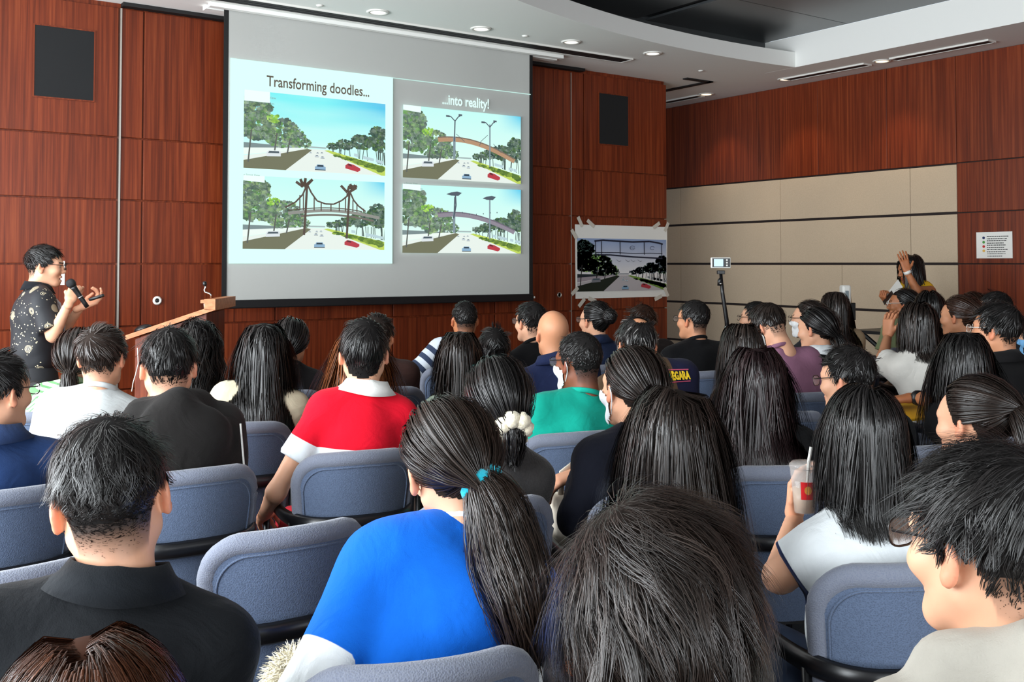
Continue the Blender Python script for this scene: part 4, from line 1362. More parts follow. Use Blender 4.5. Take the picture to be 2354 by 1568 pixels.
                for i in range(1, S_):
                    dr = nrm(dr * 0.72 + np.array([0, 0, -1.0]) * 0.28 + np.array(o.get('tdir', (0, 0, 0))) * 0.12)
                    c_ = c_ + dr * Lt / (S_ - 1)
                    c_ = collide(c_[None], np.array([rt * .55]))[0]; cen.append(c_)
                cen = np.array(cen)
                t = np.linspace(0, 1, S_)
                bulge = np.minimum(.017, rt * .45) + rt * (1.0 * np.sin(np.pi * np.clip(t, 0, 1) ** .75) ** 1.1 * .85 + .10 * t)
                PP = cen[None] + ofs[:, None] * bulge[None, :, None] + np.cumsum(rg.normal(0, .0016, (k, S_, 3)), 1) * o.get('wave', 1.0)
                if o.get('curl'):
                    ph = rg.uniform(0, 6.28, k)[:, None]
                    PP += o['curl'] * np.stack([np.sin(t * 30 + ph), np.cos(t * 30 + ph), 0 * t + 0 * ph], -1) * t[None, :, None]
                Ls = rg.uniform(.78, 1.0, k)
                PP = PP[:, :1] + (PP - PP[:, :1]) * (1 - (1 - Ls)[:, None, None] * t[None, :, None] ** 2)
                out = unit(PP - cen[None] + 0.3 * ofs[:, None] * rt)
                parts.append(ribbons(PP, out, wd * rg.uniform(1.0, 2.0, k), colors(k, .35)))
            else:
                k = int(n * .5); S_ = 9; rb = o.get('bunr', 0.034)
                c0 = tw + np.array([0, -rb * .6, 0]) @ Hr.T
                a = unit(rg.normal(0, 1, (k, 3))); b = unit(np.cross(a, unit(rg.normal(0, 1, (k, 3)))))
                tt = np.linspace(0, 2.4, S_)
                rr = rb * rg.uniform(.75, 1.08, k)
                PP = c0 + (a[:, None] * np.cos(tt)[None, :, None] + b[:, None] * np.sin(tt)[None, :, None]) * rr[:, None, None]
                parts.append(ribbons(PP, unit(PP - c0), wd * rg.uniform(1.2, 2.4, k), colors(k, .35)))
        else:                                                          # long loose hair
            Lh = o.get('len', 0.42)
            P, NN = resample_roots(V0, Q0, N0, w, n, rg)
            part = o.get('part', 0.0)
            k_ = np.abs(V0[:, 0] - part) < .011
            wp = w * k_ * (V0[:, 2] > .05)
            P2, _ = resample_roots(V0, Q0, N0, np.where(wp > 0, 1.0, 0.0), n // 5, rg)
            P[:len(P2)] = P2
            S_ = 12 if d < 3 else 10
            pw = P @ Hr.T + hc
            thick = vol * np.sqrt(rg.random(n)) + 0.001
            # upper roots lie on the outside
            thick = thick * (0.35 + 0.65 * np.clip((P[:, 2] + .02) / .1, 0, 1))
            fromtop = np.clip((0.11 - P[:, 2]), 0, .2)
            L = np.maximum(Lh - 0.9 * fromtop, .04) * rg.uniform(.84, 1.0, n) if not o.get('layer') else np.maximum(Lh - .5 * fromtop, .04) * rg.uniform(.5, 1.0, n)
            sgn = np.where(P[:, 0] > part, 1.0, -1.0)
            tuck = o.get('tuck', 0.6)
            wf = np.clip((P[:, 1] + 0.055) / 0.05, 0, 1)                 # parted in front of the crown, radiating behind it
            dx = wf * sgn * 0.9 * np.clip(P[:, 2] / .08, 0, 1) + (1 - wf) * 0.9 * P[:, 0] / .075
            dr = np.stack([dx, -tuck * (0.4 + np.clip(P[:, 1] / .08, -0.3, 1)), -0.25 - 0.6 * (1 - wf)], 1)
            dr = unit(dr @ Hr.T)
            pts = [pw]; p = pw.copy()
            m = max(60, n // 9); ci = rg.choice(n, m, replace=False); near = np.empty(n, int)
            for b0 in range(0, n, 3000):
                near[b0:b0 + 3000] = ((P[b0:b0 + 3000, None] - P[ci][None]) ** 2).sum(2).argmin(1)
            cj = rg.normal(0, o.get('mess', 0.035), (m, 3))[near] + rg.normal(0, 0.022, (n, 3))
            for i in range(1, S_):
                t = i / (S_ - 1)
                g = np.array([0, 0, -1.0])
                dr = unit(dr * 0.62 + g * 0.38 + cj * 0.6)
                if o.get('curl'):
                    ph = near * 2.4
                    dr = unit(dr + o['curl'] * np.stack([np.sin(ph + i * 1.9), np.cos(ph + i * 1.7), 0 * ph], 1))
                p = p + dr * (L / (S_ - 1))[:, None]
                p = collide(p, thick, True)
                pts.append(p)
            PP = np.stack(pts, 1)
            tt = np.linspace(0, 1, S_)[None, :, None]
            PP = PP + (PP[ci][near] - PP) * (0.6 * np.clip(tt - .35, 0, 1) ** 1.3) * o.get('clumpw', 0.6)
            q = inhead(PP) - CR_C
            out = unit((q / CR_R ** 2) @ Hr.T * np.array([1, 1, .25]))
            c = colors(m, .3)[near] * np.exp(rg.normal(0, .25, (n, 1)))
            parts.append(ribbons(PP, out, wd * rg.uniform(1.0, 2.2, n), np.clip(c, 0, 1)))
            parts.append(cap_mesh(Vw, Q0, Nw, w, 0.0025, hcol))
    # stray hairs
    V = []; Q = []; C = []; NN = []; MI = []; k = 0
    for pt in parts:
        v, q, c, nn = pt[:4]
        V.append(v); Q.append(q + k); C.append(c); NN.append(nn); k += len(v); MI.append(np.full(len(q), 1 if len(pt) > 4 else 0))
    return np.concatenate(V), np.concatenate(Q), np.concatenate(C), np.concatenate(NN), np.concatenate(MI)
# ================================================================== people
f_ = HEADS
SKIN = {'light': lin('d9a384'), 'mid': lin('c98d6a'), 'tan': lin('b0714c'), 'dark': lin('7d4a34'), 'fair': lin('e0b096')}
BLACKH = np.array([0.010, 0.0088, 0.0085]); BROWNH = np.array([0.030, 0.014, 0.009]); DBROWN = np.array([0.016, 0.011, 0.009])
def fold(V, N, amp, seed, freq=1.0):
    """cloth folds pushed along the normals"""
    rg = np.random.default_rng(seed)
    h = np.zeros(len(V))
    for k in range(7):
        a = rg.normal(0, 1, 3); a = a / np.linalg.norm(a) * rg.uniform(14, 42) * freq
        b = rg.normal(0, 1, 3) * 9
        h += np.sin(V @ a + rg.uniform(0, 6) + 1.6 * np.sin(V @ b + rg.uniform(0, 6))) / (1 + .35 * k)
    h = np.sign(h) * np.abs(h) ** 1.2
    return V + N * (amp * h / 2.2)[:, None]
def segd(V, a, b):
    ab = b - a; t = np.clip(((V - a) @ ab) / (ab @ ab), 0, 1)
    return np.linalg.norm(V - a - t[:, None] * ab, axis=1), t
TR = {}
def trousers(cell=0.02):
    if 'sit' not in TR:
        f = Field(cell, 0.05)
        f.ell((0, -0.01, 0.565), (0.178, 0.130, 0.115))
        for s in (-1, 1):
            f.cap((s * 0.085, 0.02, 0.545), (s * 0.110, 0.365, 0.535), 0.086, 0.064)
            f.cap((s * 0.110, 0.37, 0.53), (s * 0.115, 0.365, 0.09), 0.064, 0.050, k=0.03)
        V, Q = f.mesh()
        V = fold(V, vnormals(V, Q), .004, 5)
        TR['sit'] = mesh_np('trousers', V, Q); TR['sit'].materials.append(M_TROU)
        f = Field(0.012, 0.03)
        f.ell((0, 0.07, 0.045), (0.045, 0.125, 0.045)); f.ell((0, 0.0, 0.075), (0.042, 0.06, 0.05)); f.plane((0, 0, 0.004), (0, 0, -1))
        V, Q = f.mesh()
        TR['shoe'] = mesh_np('shoe', V, Q); TR['shoe'].materials.append(M_TROU)
    return TR['sit'], TR['shoe']
def child(name, me, parent, mat=None, loc=None, color=None):
    if mat is not None and len(me.materials) == 0: me.materials.append(mat)
    o = bpy.data.objects.new(name, me); COL.objects.link(o); o.parent = parent
    if loc is not None: o.location = loc
    if color is not None: o.color = tuple(color) + (1,)
    return o
def glasses(root, Hr, hc, frame, big=1.0):
    m = MB(); l = MB()
    zz = 0.004
    for s in (-1, 1):
        ring = []
        for k in range(18):
            a = 2 * math.pi * k / 18
            ca, sa = math.cos(a), math.sin(a)
            ring.append((s * 0.033 + 0.024 * big * math.copysign(abs(ca) ** .7, ca), 0.112 - 0.10 * abs(s * 0.033 + 0.024 * big * ca) ** 1.6, zz + 0.019 * big * math.copysign(abs(sa) ** .7, sa)))
        m.tube(ring, 0.0016, 6, closed=True)
        l.add(ring, [tuple(range(18))])
        m.tube([(s * (.033 + .024 * big), 0.104, zz + .008), (s * 0.070, 0.090, zz + .008), (s * 0.081, 0.02, zz + .010), (s * 0.083, -0.012, zz + .016), (s * 0.080, -0.036, zz - .014)], 0.0019, 6)
    m.tube([(-0.010, 0.111, zz + .006), (0, 0.114, zz + .008), (0.010, 0.111, zz + .006)], 0.0016, 6)
    for b in (m, l): b.v = [tuple(Hr @ np.array(p) + hc) for p in b.v]
    g = m.build('glasses', frame, root, smooth=True)
    child('lens', l.mesh('lens', fix=False), g, M_LENS)
def person(o):
    cell_b = 0.010 if o['d'] < 2.4 else (0.013 if o['d'] < 4.2 else 0.016)
    cell_h = 0.0036 if (o['d'] < 1.7 or o.get('fine')) else (0.005 if o['d'] < 3.0 else (0.0070 if o['d'] < 4.6 else 0.0084))
    fem = o.get('fem', False)
    stand = o.get('stand', False)
    yr = -math.degrees(YAW) - math.degrees(math.atan((o['px'] - PPX) / FOC))
    by = yr + o.get('rb', 0)
    hv = o.get('hv', 0.016)
    hcw = at(o['px'], o['top'], o['d']) - np.array([0, 0, 0.116 + hv])
    Rb = np.array(Matrix.Rotation(R(by), 3, 'Z'))
    if 'chair_c' in o:
        by = math.degrees(o['chair_y']); o['rb'] = by - yr
        Rb = np.array(Matrix.Rotation(R(by), 3, 'Z'))
        rootp = o['chair_c'] - Rb @ np.array([0, .075, 0]); rootp[2] = 0
    elif 'root' in o: rootp = np.array(o['root'], float)
    else: rootp = hcw - Rb @ np.array([o.get('offx', 0.0), 0.045 + o.get('lean', 0.0), 0]); rootp[2] = 0
    hc = Rb.T @ (hcw - rootp)
    Hr = rot_zxy(o.get('rh', 0) - o.get('rb', 0), o.get('pitch', 0), o.get('roll', 0))
    Hn = rot_zxy((o.get('rh', 0) - o.get('rb', 0)) * .3, o.get('pitch', 0) * .6, o.get('roll', 0) * .5)
    N = hc + Hn @ np.array([0, o.get('neckf', -0.034), -o.get('neck', 0.150)])
    P = np.array([0, 0, 0.575]) if not stand else np.array([o.get('hipx', 0.0), o.get('hipy', 0.0), o.get('hipz', 0.88)])
    s = nrm(N - P); L = np.linalg.norm(N - P)
    tw = R(o.get('twist', 0))
    x = np.array([math.cos(tw), math.sin(tw), 0]); x = nrm(x - s * np.dot(x, s)); y = np.cross(s, x)
    wS = (0.138 if fem else 0.155) * o.get('w', 1.0); bulk = o.get('bulk', 1.0) * (0.92 if fem else 1.0)
    J = {sd: N - s * (0.070 + o.get('drop', 0)) + x * sd * wS + y * 0.005 for sd in (-1, 1)}
    E = {}; W = {}
    for sd in (-1, 1):
        a = o.get('armL' if sd < 0 else 'armR')
        if a:
            E[sd], W[sd] = [(Rb.T @ (at(q[1], q[2], q[3] + o.get('dd', 0)) - rootp)) if q[0] == 'px' else np.array(q, float) for q in a]
        else:
            E[sd] = J[sd] + np.array([sd * 0.038, 0.02, -0.265])
            if not stand: E[sd][0] = sd * min(max(sd * E[sd][0], .15), .196 - .03 * (bulk - .92))     # elbows stay between the chair arms
            W[sd] = np.array([sd * 0.12, 0.215, 0.665]) if not stand else E[sd] + np.array([0, .05, -.24])
    root = empty('person', tuple(rootp), R(by))
    tag(root, o['label'], 'person', o.get('group'))
    skin = np.array(SKIN[o.get('skin', 'mid')]); hcol = np.array(o['hcol'])
    # ---- skin: head, neck, arms, hands and the trunk under the clothes, one mesh
    HM = head(cell_h, fem, o.get('talk', False))
    parts = [(HM[0] @ Hr.T + hc, HM[1], face_colors(HM[0], skin, hcol, o))]
    f = Field(0.022 if o.get('sleeve') == 'long' else (.0175 if o['d'] > 3.4 else max(cell_b, .012)), 0.03)
    nr = 0.046 if fem else 0.053
    f.cap(hc + Hr @ np.array([0, -0.026, -0.062]), N - s * .02, nr * .84, nr * 1.06)
    f.ell(N - s * .22, (0.12 * bulk, 0.075, 0.18))
    f.cap(J[-1], J[1], 0.040)
    for sd in (-1, 1):
        f.cap(N - s * .012, J[sd] * .6 + N * .4 - s * .005, 0.028, 0.030, k=.015)
        f.cap(J[sd], E[sd], 0.046 * bulk, 0.036 * bulk); f.cap(E[sd], W[sd], 0.039 * bulk, 0.025, k=.02)
    V, Q = f.mesh(); parts.append((V, Q, np.tile(skin, (len(V), 1))))
    for sd in (-1, 1):
        hp = o.get('handL' if sd < 0 else 'handR', ('relaxed', None, None))
        cv = lambda v: (Rb.T @ (AX_R * v[1] + np.array([AX_F[0], AX_F[1], 0]) * v[2] + np.array([0, 0, v[3]]))) if (v is not None and v[0] == 'c') else v
        hp = (hp[0], cv(hp[1]), cv(hp[2]))
        fw = nrm(W[sd] - E[sd]) if hp[1] is None else nrm(hp[1])
        pm = np.array([0, 0, -1.0]) if hp[2] is None else np.array(hp[2], float)
        if abs(np.dot(nrm(pm), fw)) > .9: pm = np.array([0, -1.0, 0])
        V, Q = place_hand(hp[0], 0.0032 if hp[1] is not None else 0.0085, W[sd] + fw * 0.012, fw, pm, sd)
        parts.append((V, Q, np.tile(skin * (1.0, .93, .9), (len(V), 1))))
    V, Q, C = join(parts)
    link('body', mesh_np('body', V, Q, C), M_SKIN, root)
    # ---- top garment
    t = o.get('off', 0.012)
    f = Field(cell_b, 0.045)
    f.ell(P + s * L * .30, (0.150 * bulk + t, 0.112 * bulk + t, L * .42))
    f.ell(P + s * L * .66 - y * .008, (0.158 * bulk * o.get('w', 1) + t, 0.108 * bulk + t, L * .36))
    f.cap(J[-1] * .8 + J[1] * .2, J[1] * .8 + J[-1] * .2, 0.056 + t)
    sl = o.get('sleeve', 'short')
    for sd in (-1, 1):
        f.cap(N + s * .012 + x * sd * .028, J[sd] * .75 + N * .25, 0.030 + t, 0.046 + t, k=.04)
        if sl != 'none': f.ell(J[sd], np.array([.050, .052, .052]) + t)
        if sl == 'short':
            cut = J[sd] + (E[sd] - J[sd]) * o.get('slen', 0.62)
            f.cap(J[sd], cut, 0.046 * bulk + t, 0.046 * bulk + t + .008, cut=True, k=.025)
        elif sl == 'long':
            f.cap(J[sd], E[sd], 0.050 * bulk + t, 0.042 * bulk + t + .002, k=.03)
            f.cap(E[sd], W[sd] - nrm(W[sd] - E[sd]) * .01, 0.045 * bulk + t, 0.030 + t, k=.025, cut=True)
    nx_ = nrm(nrm(hc + Hr @ np.array([0, -0.026, -0.062]) - N) + s * .8)
    if sl != 'none': f.cap(N - s * .06, N + nx_ * .026, nr + .018, nr + .009, cut=True, k=.02)
    hd = o.get('hood')
    if hd:
        for sd in (-1, 1):
            f.cap(N + y * (-.075) + s * .035, N + x * sd * .085 + y * .0 + s * .015, .042 * hd, .036 * hd, k=.03)
            f.cap(N + x * sd * .085 + s * .015, N + x * sd * .045 + y * .085 - s * .03, .036 * hd, .025, k=.03)
        f.ell(N - y * .105 - s * .075, (0.125 * hd, 0.045 * hd, 0.10 * hd), rot=np.stack([x, y, s], 1), k=.035)
    rim = o.get('neck_r', 0.0)
    if stand: f.plane((0, 0, o.get('hem', 0.80)), (0, 0, -1))
    else: f.plane((0, 0, 0.50), (0, 0, -1))
    V, Q = f.mesh()
    V = fold(V, vnormals(V, Q), o.get('fold', 0.0060), o['seed'])
    info = dict(V=V, N=N, P=P, s=s, x=x, y=y, J=J, E=E, W=W, L=L, hc=hc)
    C = np.tile(np.array(lin(o['top_c']) if isinstance(o['top_c'], str) else o['top_c']), (len(V), 1))
    ex_ = o['paint'](V, C, info) if 'paint' in o else None
    gm = o.get('tmat', M_FAB)
    sh = link(o.get('garment', 'shirt'), mesh_np('shirt', V, Q, C, extra=ex_), gm, root)
    # neckband or collar
    if o.get('collar'):
        cc = lin(o['collar']); m = MB(); n_ = 26
        prof = [(nr + .006, -.005), (nr + .010, .040), (nr + .016, .045), (nr + .028, .018), (nr + .040, -.012), (nr + .034, -.012), (nr + .02, .015), (nr + .012, -.005)]
        V = []; F = []
        for k in range(n_ + 1):
            a = math.pi * (0.5 + .14) + (2 * math.pi - .28 * math.pi) * k / n_
            for (r_, z) in prof:
                zz = z * (1 - .25 * abs(math.cos(a))) + .014 * (-math.sin(a)) - .004 + .016 * abs(math.cos(a)) ** 2
                V.append(N + x * math.cos(a) * (r_ + .012 * (r_ > nr + .03)) * 1.08 + y * (math.sin(a) * r_ * 1.05 + .006) + s * (zz + .010))
        p_ = len(prof)
        for k in range(n_):
            for q in range(p_):
                F.append((k * p_ + q, k * p_ + (q + 1) % p_, (k + 1) * p_ + (q + 1) % p_, (k + 1) * p_ + q))
        F.append(tuple(range(p_))); F.append(tuple(n_ * p_ + q for q in range(p_))[::-1])
        m.add(V, F, tuple(cc)); m.build('collar', M_FAB, root, smooth=True, color=True)
    elif not hd and sl != 'none':
        m = MB()
        ring = [N + nx_ * .030 + x * math.cos(a) * (nr + .007 + rim) * 1.04 + y * (math.sin(a) * (nr + .010 + rim) + .004) + s * (-.022 * math.sin(a) - .35 * rim) for a in np.linspace(0, 2 * math.pi, 25)[:-1]]
        nbc = o.get('band', None); nbc = lin(nbc) if nbc else np.array(lin(o['top_c']))
        m.tube(ring, 0.0085, 8, c=tuple(nbc), flat=(.7, 1.2), closed=True)
        m.build('neckband', M_FAB, root, smooth=True, color=True)
    # ---- lower garment and shoes
    tc = np.array(lin(o.get('bot_c', '1d2026')))
    if not stand:
        tm, sm = trousers()
        child('trousers', tm, root, color=tc)
        for sd in (-1, 1): child('shoe', sm, root, loc=(sd * 0.115, 0.335, 0), color=(0.02, 0.02, 0.022))
    else:
        f = Field(0.014, 0.05)
        f.ell(P - np.array([0, 0, .02]), (0.168, 0.125, 0.14))
        for sd in (-1, 1):
            f.cap(P + np.array([sd * .085, 0, -.05]), (sd * .10, .01, .48), 0.094, 0.066); f.cap((sd * .10, .01, .48), (sd * .11, -.01, .08), 0.066, 0.052)
        V, Q = f.mesh(); me = mesh_np('trousers', V, Q); me.materials.append(M_TROU)
        child('trousers', me, root, color=tc)
        _, sm = trousers()
        for sd in (-1, 1): child('shoe', sm, root, loc=(sd * 0.11, -.03, 0), color=(0.02, 0.02, 0.022))
    # ---- hair and things worn
    bd = dict(N=N, ells=[(P + s * L * .66 - y * .008, np.array([0.158 * bulk + t + .012, 0.108 * bulk + t + .012, L * .36 + .02])),
                         (J[-1] * .55 + J[1] * .45, np.array([.16, .062, .075]) + t * .5), (J[1] * .55 + J[-1] * .45, np.array([.16, .062, .075]) + t * .5),
                         (P + s * L * .30, np.array([0.150 * bulk + t, 0.112 * bulk + t, L * .42]) + .01)])
    h = make_hair(o, HM, hc, Hr, bd)
    if h is not None:
        V, Q, C, NN, MI = h
        hm = mesh_np('hair', V, Q, C, NN, matidx=MI); hm.materials.append(M_HAIR); hm.materials.append(M_HAIRB)
        link('hair', hm, None, root)
    if o.get('glasses'): glasses(root, Hr, hc, M_FRAME_W if o['glasses'] == 'w' else M_FRAME, o.get('gbig', 1.0))
    if o.get('mask'):
        Vh, Qh, Nh = HM
        kk = np.clip((Vh[:, 1] - 0.012) / .05, 0, 1)
        sel = (Vh[:, 1] > 0.012) & (Vh[:, 2] < -0.008 - .02 * (1 - kk)) & (Vh[:, 2] > -0.112 + .035 * (1 - kk))
        q = Qh[sel[Qh].all(1)]
        u, inv = np.unique(q, return_inverse=True)
        v = (Vh[u] + Nh[u] * 0.006) @ Hr.T + hc
        mo = link('face_mask', mesh_np('face_mask', v, inv.reshape(q.shape), np.tile(lin(o['mask']), (len(v), 1))), M_FAB, root)
        m = MB()
        for sd in (-1, 1):
            pts = [(sd * .060, .02, -.025), (sd * .076, -.002, -.010), (sd * .086, -.020, .006), (sd * .088, -.030, -.012), (sd * .082, -.022, -.035), (sd * .074, -.004, -.060), (sd * .060, .02, -.078)]
            m = MB(); m.tube([Hr @ np.array(p) + hc for p in pts], .0017, 5, c=tuple(lin(o['mask'])))
            m.build('ear_loop', M_FAB, mo, color=True)
    info.update(root=root, Rb=Rb, rootp=rootp, Hr=Hr, by=by)
    if 'extra' in o: o['extra'](o, info)
    return info
def worn_at(root, name, fn, mat, color=False, smooth=True):
    m = MB(); fn(m); return m.build(name, mat, root, smooth=smooth, color=color)
def scrunchie(o, I, rgb, R0=.020, r0=.010, tie=None, lumps=9):
    """gathered hair tie around the tail"""
    tw = I['Hr'] @ np.array(tie if tie is not None else o['tie']) + I['hc']
    ax = nrm(nrm(I['Hr'] @ np.array([0, -1.0, 0])) * o.get('kick', .8) + np.array([0, 0, -.55]) + np.array(o.get('tdir', (0, 0, 0)))); tw = tw + ax * .016; e1 = nrm(np.cross(ax, [1, 0, 0.1])); e2 = np.cross(ax, e1)
    pts = []; rad = []
    for k in range(36):
        a = 2 * math.pi * k / 36
        pts.append(tw + ax * (.004 + .003 * math.sin(lumps * a)) + (e1 * math.cos(a) + e2 * math.sin(a)) * (R0 + .15 * r0 * math.sin(lumps * a + 1))); rad.append(r0 * (1 + .22 * math.sin(lumps * a)))
    m = MB(); m.tube(pts, rad, 10, c=tuple(lin(rgb)), closed=True)
    m.build('hair_tie', M_KNIT if r0 > .013 else M_FAB, I['root'], smooth=True, color=True)

# ================================================================== chairs
def chair_meshes():
    K = {}
    Wd, zt, zb = 0.197, 0.87, 0.40
    def backpt(u, z, off):
        """outer shell: u across -1..1, tilted back with height; off = outward offset"""
        x_ = u * Wd; tilt = (z - .45) * .16
        yb = -0.215 - tilt + 0.085 * u * u
        nx_, ny_ = 2 * .085 * u / Wd, -1.0
        l = math.hypot(nx_, ny_)
        return np.array([x_ + off * nx_ / l * -1 * -1, yb + off * ny_ / l, z])
    def outline(n):
        """boundary of the back panel as (u, z), counter-clockwise from bottom left"""
        pts = []
        rz, ru = 0.085, 0.36
        for k in range(n): pts.append((-.80 - .17 * (k / n), zb + (zt - rz - zb) * k / n))
        for k in range(n): a = math.pi - .5 * math.pi * k / n; pts.append((-.97 + ru + ru * math.cos(a), zt - rz + rz * math.sin(a)))
        for k in range(n): pts.append((-.97 + ru + (1.94 - 2 * ru) * k / n, zt + .006 * math.sin(math.pi * k / n)))
        for k in range(n): a = .5 * math.pi - .5 * math.pi * k / n; pts.append((.97 - ru + ru * math.cos(a), zt - rz + rz * math.sin(a)))
        for k in range(n + 1): pts.append((.97 - .17 * (k / n), zt - rz + (zb - zt + rz) * k / n))
        return pts
    ol = outline(8)
    # panel: rows of the outline swept between left and right
    def width(z):
        us = [abs(u) for (u, zz) in ol if abs(zz - z) < .03]
        if z > zt - .085:
            q = max(0, (z - (zt - .085)) / .085); return .97 - .36 + .36 * math.sqrt(max(0, 1 - q * q))
        return .80 + .17 * (z - zb) / (zt - .085 - zb)
    V = []; Q = []; nu, nz_ = 14, 16
    zs = [zb + (zt - zb) * (1 - (1 - k / nz_) ** 1.35) for k in range(nz_ + 1)]
    for face in (0, 1):
        for z in zs:
            w = width(min(z, zt - .0005))
            for i in range(nu + 1):
                u = -w + 2 * w * i / nu
                V.append(backpt(u, z, 0.019 if face == 0 else -0.019))
    m_ = (nz_ + 1) * (nu + 1)
    for face in (0, 1):
        for j in range(nz_):
            for i in range(nu):
                a = face * m_ + j * (nu + 1) + i; q = (a, a + 1, a + nu + 2, a + nu + 1)
                Q.append(q if face == 0 else q[::-1])
    K['backrest'] = mesh_np('backrest', np.array(V), np.array(Q)); K['backrest'].materials.append(M_CHAIR)
    mb = MB(); mb.tube([backpt(u * 1.0, z, 0) for (u, z) in ol], .0265, 10)
    K['edge_roll'] = mb.mesh('edge_roll', smooth=True); K['edge_roll'].materials.append(M_CHAIRE)
    mb = MB(); mb.tube([backpt(u * .885, zb + (z - zb) * .945 - .0, .0205) for (u, z) in ol], .0028, 6)
    K['piping'] = mb.mesh('piping', smooth=True); K['piping'].materials.append(M_CHAIR)
    # seat cushion
    f = Field(0.014, 0.02)
    f.ell((0, 0.02, 0.425), (.30, .31, .05)); f.plane((.205, 0, 0), (1, 0, 0)); f.plane((-.205, 0, 0), (-1, 0, 0)); f.plane((0, .25, 0), (0, 1, 0)); f.plane((0, -.21, 0), (0, -1, 0)); f.plane((0, 0, .395), (0, 0, -1))
    V, Q_ = f.mesh(); K['seat'] = mesh_np('seat', V, Q_); K['seat'].materials.append(M_CHAIR)
    # arm band that wraps the back, legs
    mb = MB()
    pts = []
    for k in range(25):
        a = math.pi * k / 24
        ca, sa = math.cos(a), math.sin(a)
        pts.append((-.224 * math.copysign(abs(ca) ** .55, ca), .0 - .30 * sa ** .8 if sa > 0 else 0, .665))
    arms = [(-.234, .19, .672), (-.231, .10, .676)] + pts[0:] + [(.231, .10, .676), (.234, .19, .672)]
    mb.tube(arms, .018, 8, flat=(.75, 1.45))
    K['arm_band'] = mb.mesh('arm_band', smooth=True); K['arm_band'].materials.append(M_TUBE)
    for nm, sx, y0, y1 in (('fl', -1, .18, .19), ('fr', 1, .18, .19), ('bl', -1, -.17, -.23), ('br', 1, -.17, -.23)):
        mb = MB(); xx = .232 if y0 > 0 else .208
        mb.tube([(sx * xx, y0, .655), (sx * xx, (y0 + y1) / 2, .33), (sx * xx, y1, .006)], .0125, 10)
        K['leg' + nm] = mb.mesh('leg', smooth=True); K['leg' + nm].materials.append(M_TUBE)
    mb = MB()
    for y_ in (-.16, .17): mb.box((-.222, y_ - .012, .372), (.222, y_ + .012, .396))
    K['seat_rail'] = mb.mesh('seat_rail'); K['seat_rail'].materials.append(M_TUBE)
    return K
CH = chair_meshes()
def chair(loc, rz, label, group='blue-grey meeting chairs'):
    t = tag(empty('meeting_chair', (loc[0], loc[1], 0), rz), label, 'chair', group)
    for k, me in CH.items():
        nm = 'leg' if k.startswith('leg') else k
        if nm == 'piping': continue
        ob = child(nm, me, t)
        if nm == 'backrest': child('piping', CH['piping'], ob)
    return t
def chair_at(px, py, rel, label, zt=0.89):
    """chair whose top edge centre is seen at a pixel; rel = facing relative to the line of sight"""
    p = on(px, py, 2, zt)
    yaw = R(-math.degrees(YAW) - math.degrees(math.atan((px - PPX) / FOC)) + rel)
    c = p + np.array(Matrix.Rotation(yaw, 3, 'Z')) @ np.array([0, 0.285, 0])
    return chair(c, yaw, label), c, yaw
# ================================================================== the audience
def sleeve_sd(V, I, t0, both=(-1, 1), xmin=.15):
    """signed distance: positive on the sleeves beyond the fraction t0 of the upper arm"""
    best = np.full(len(V), -1.0)
    for sd in both:
        J, E = I['J'][sd], I['E'][sd]; ab = E - J; l = np.linalg.norm(ab)
        t = ((V - J) @ ab) / l
        out = ((V - I['P']) @ I['x']) * sd - xmin
        dseg, _ = segd(V, J, E); d2, _ = segd(V, E, I['W'][sd])
        dd = np.minimum(t - t0 * l, np.maximum(.095 - dseg, .08 - d2))
        dd = np.minimum(dd, out + np.maximum(0, t - t0 * l) * .5)
        best = np.maximum(best, dd)
    return best
def paint_red(V, C, I):
    h = (V - I['P']) @ I['s']
    return dict(Col2=np.tile(lin('e6ebee'), (len(V), 1)), mask=np.maximum(I['L'] * .64 - h + .01 * ((V - I['P']) @ I['x']) / .15, sleeve_sd(V, I, .36, xmin=.14)))
def paint_stripes(V, C, I):
    h = (V - I['P']) @ I['s']
    for sd in (-1, 1):
        d, t = segd(V, I['J'][sd], I['E'][sd])
        m = np.clip((np.abs((V - I['P']) @ I['x']) - .14) / .03, 0, 1) * (d < .085)
        h = h * (1 - m) + m * (I['L'] - .03 - t * .27)
    return dict(mask=h + 1.0)
def paint_bluevest(V, C, I):
    return dict(Col2=np.tile(lin('e8ecee'), (len(V), 1)), mask=sleeve_sd(V, I, .55, xmin=.17))
def paint_ringer(V, C, I):
    return dict(Col2=np.tile(lin('1c2748'), (len(V), 1)), mask=sleeve_sd(V, I, .54))
def paint_brown_navy(V, C, I):
    return dict(Col2=np.tile(lin('1b1c34'), (len(V), 1)), mask=((V - I['P']) @ I['x']) - .105)
def ex_polo(o, I): pass
def ex_vest(o, I): scrunchie(o, I, '22a3b8', .028, .0145, lumps=5)
def ex_cream(o, I): scrunchie(o, I, 'e9dfc6', .034, .022, lumps=7)
def ex_tie(rgb, R0=.016, r0=.006):
    return lambda o, I: scrunchie(o, I, rgb, R0, r0)
def ex_clip(o, I):
    tw = I['Hr'] @ np.array(o['tie']) + I['hc']
    rg = random.Random(4); m = MB()
    for k in range(16):
        c = tw + I['Hr'] @ np.array([-.030 + .004 * k, -.010 - .004 * (k % 3), .012 * math.sin(k * .5) + .004 * (k % 2)])
        col = lin(['e8ddd6', '2a2020', 'd0a79a', 'c9c2bc'][k % 4])
        m.lathe([(0.0005, -.005), (.0045, -.003), (.0055, 0), (.0045, .003), (.0005, .005)], 8, c=tuple(col), origin=tuple(c))
    m.build('bead_hair_tie', M_PRINT, I['root'], smooth=True, color=True)
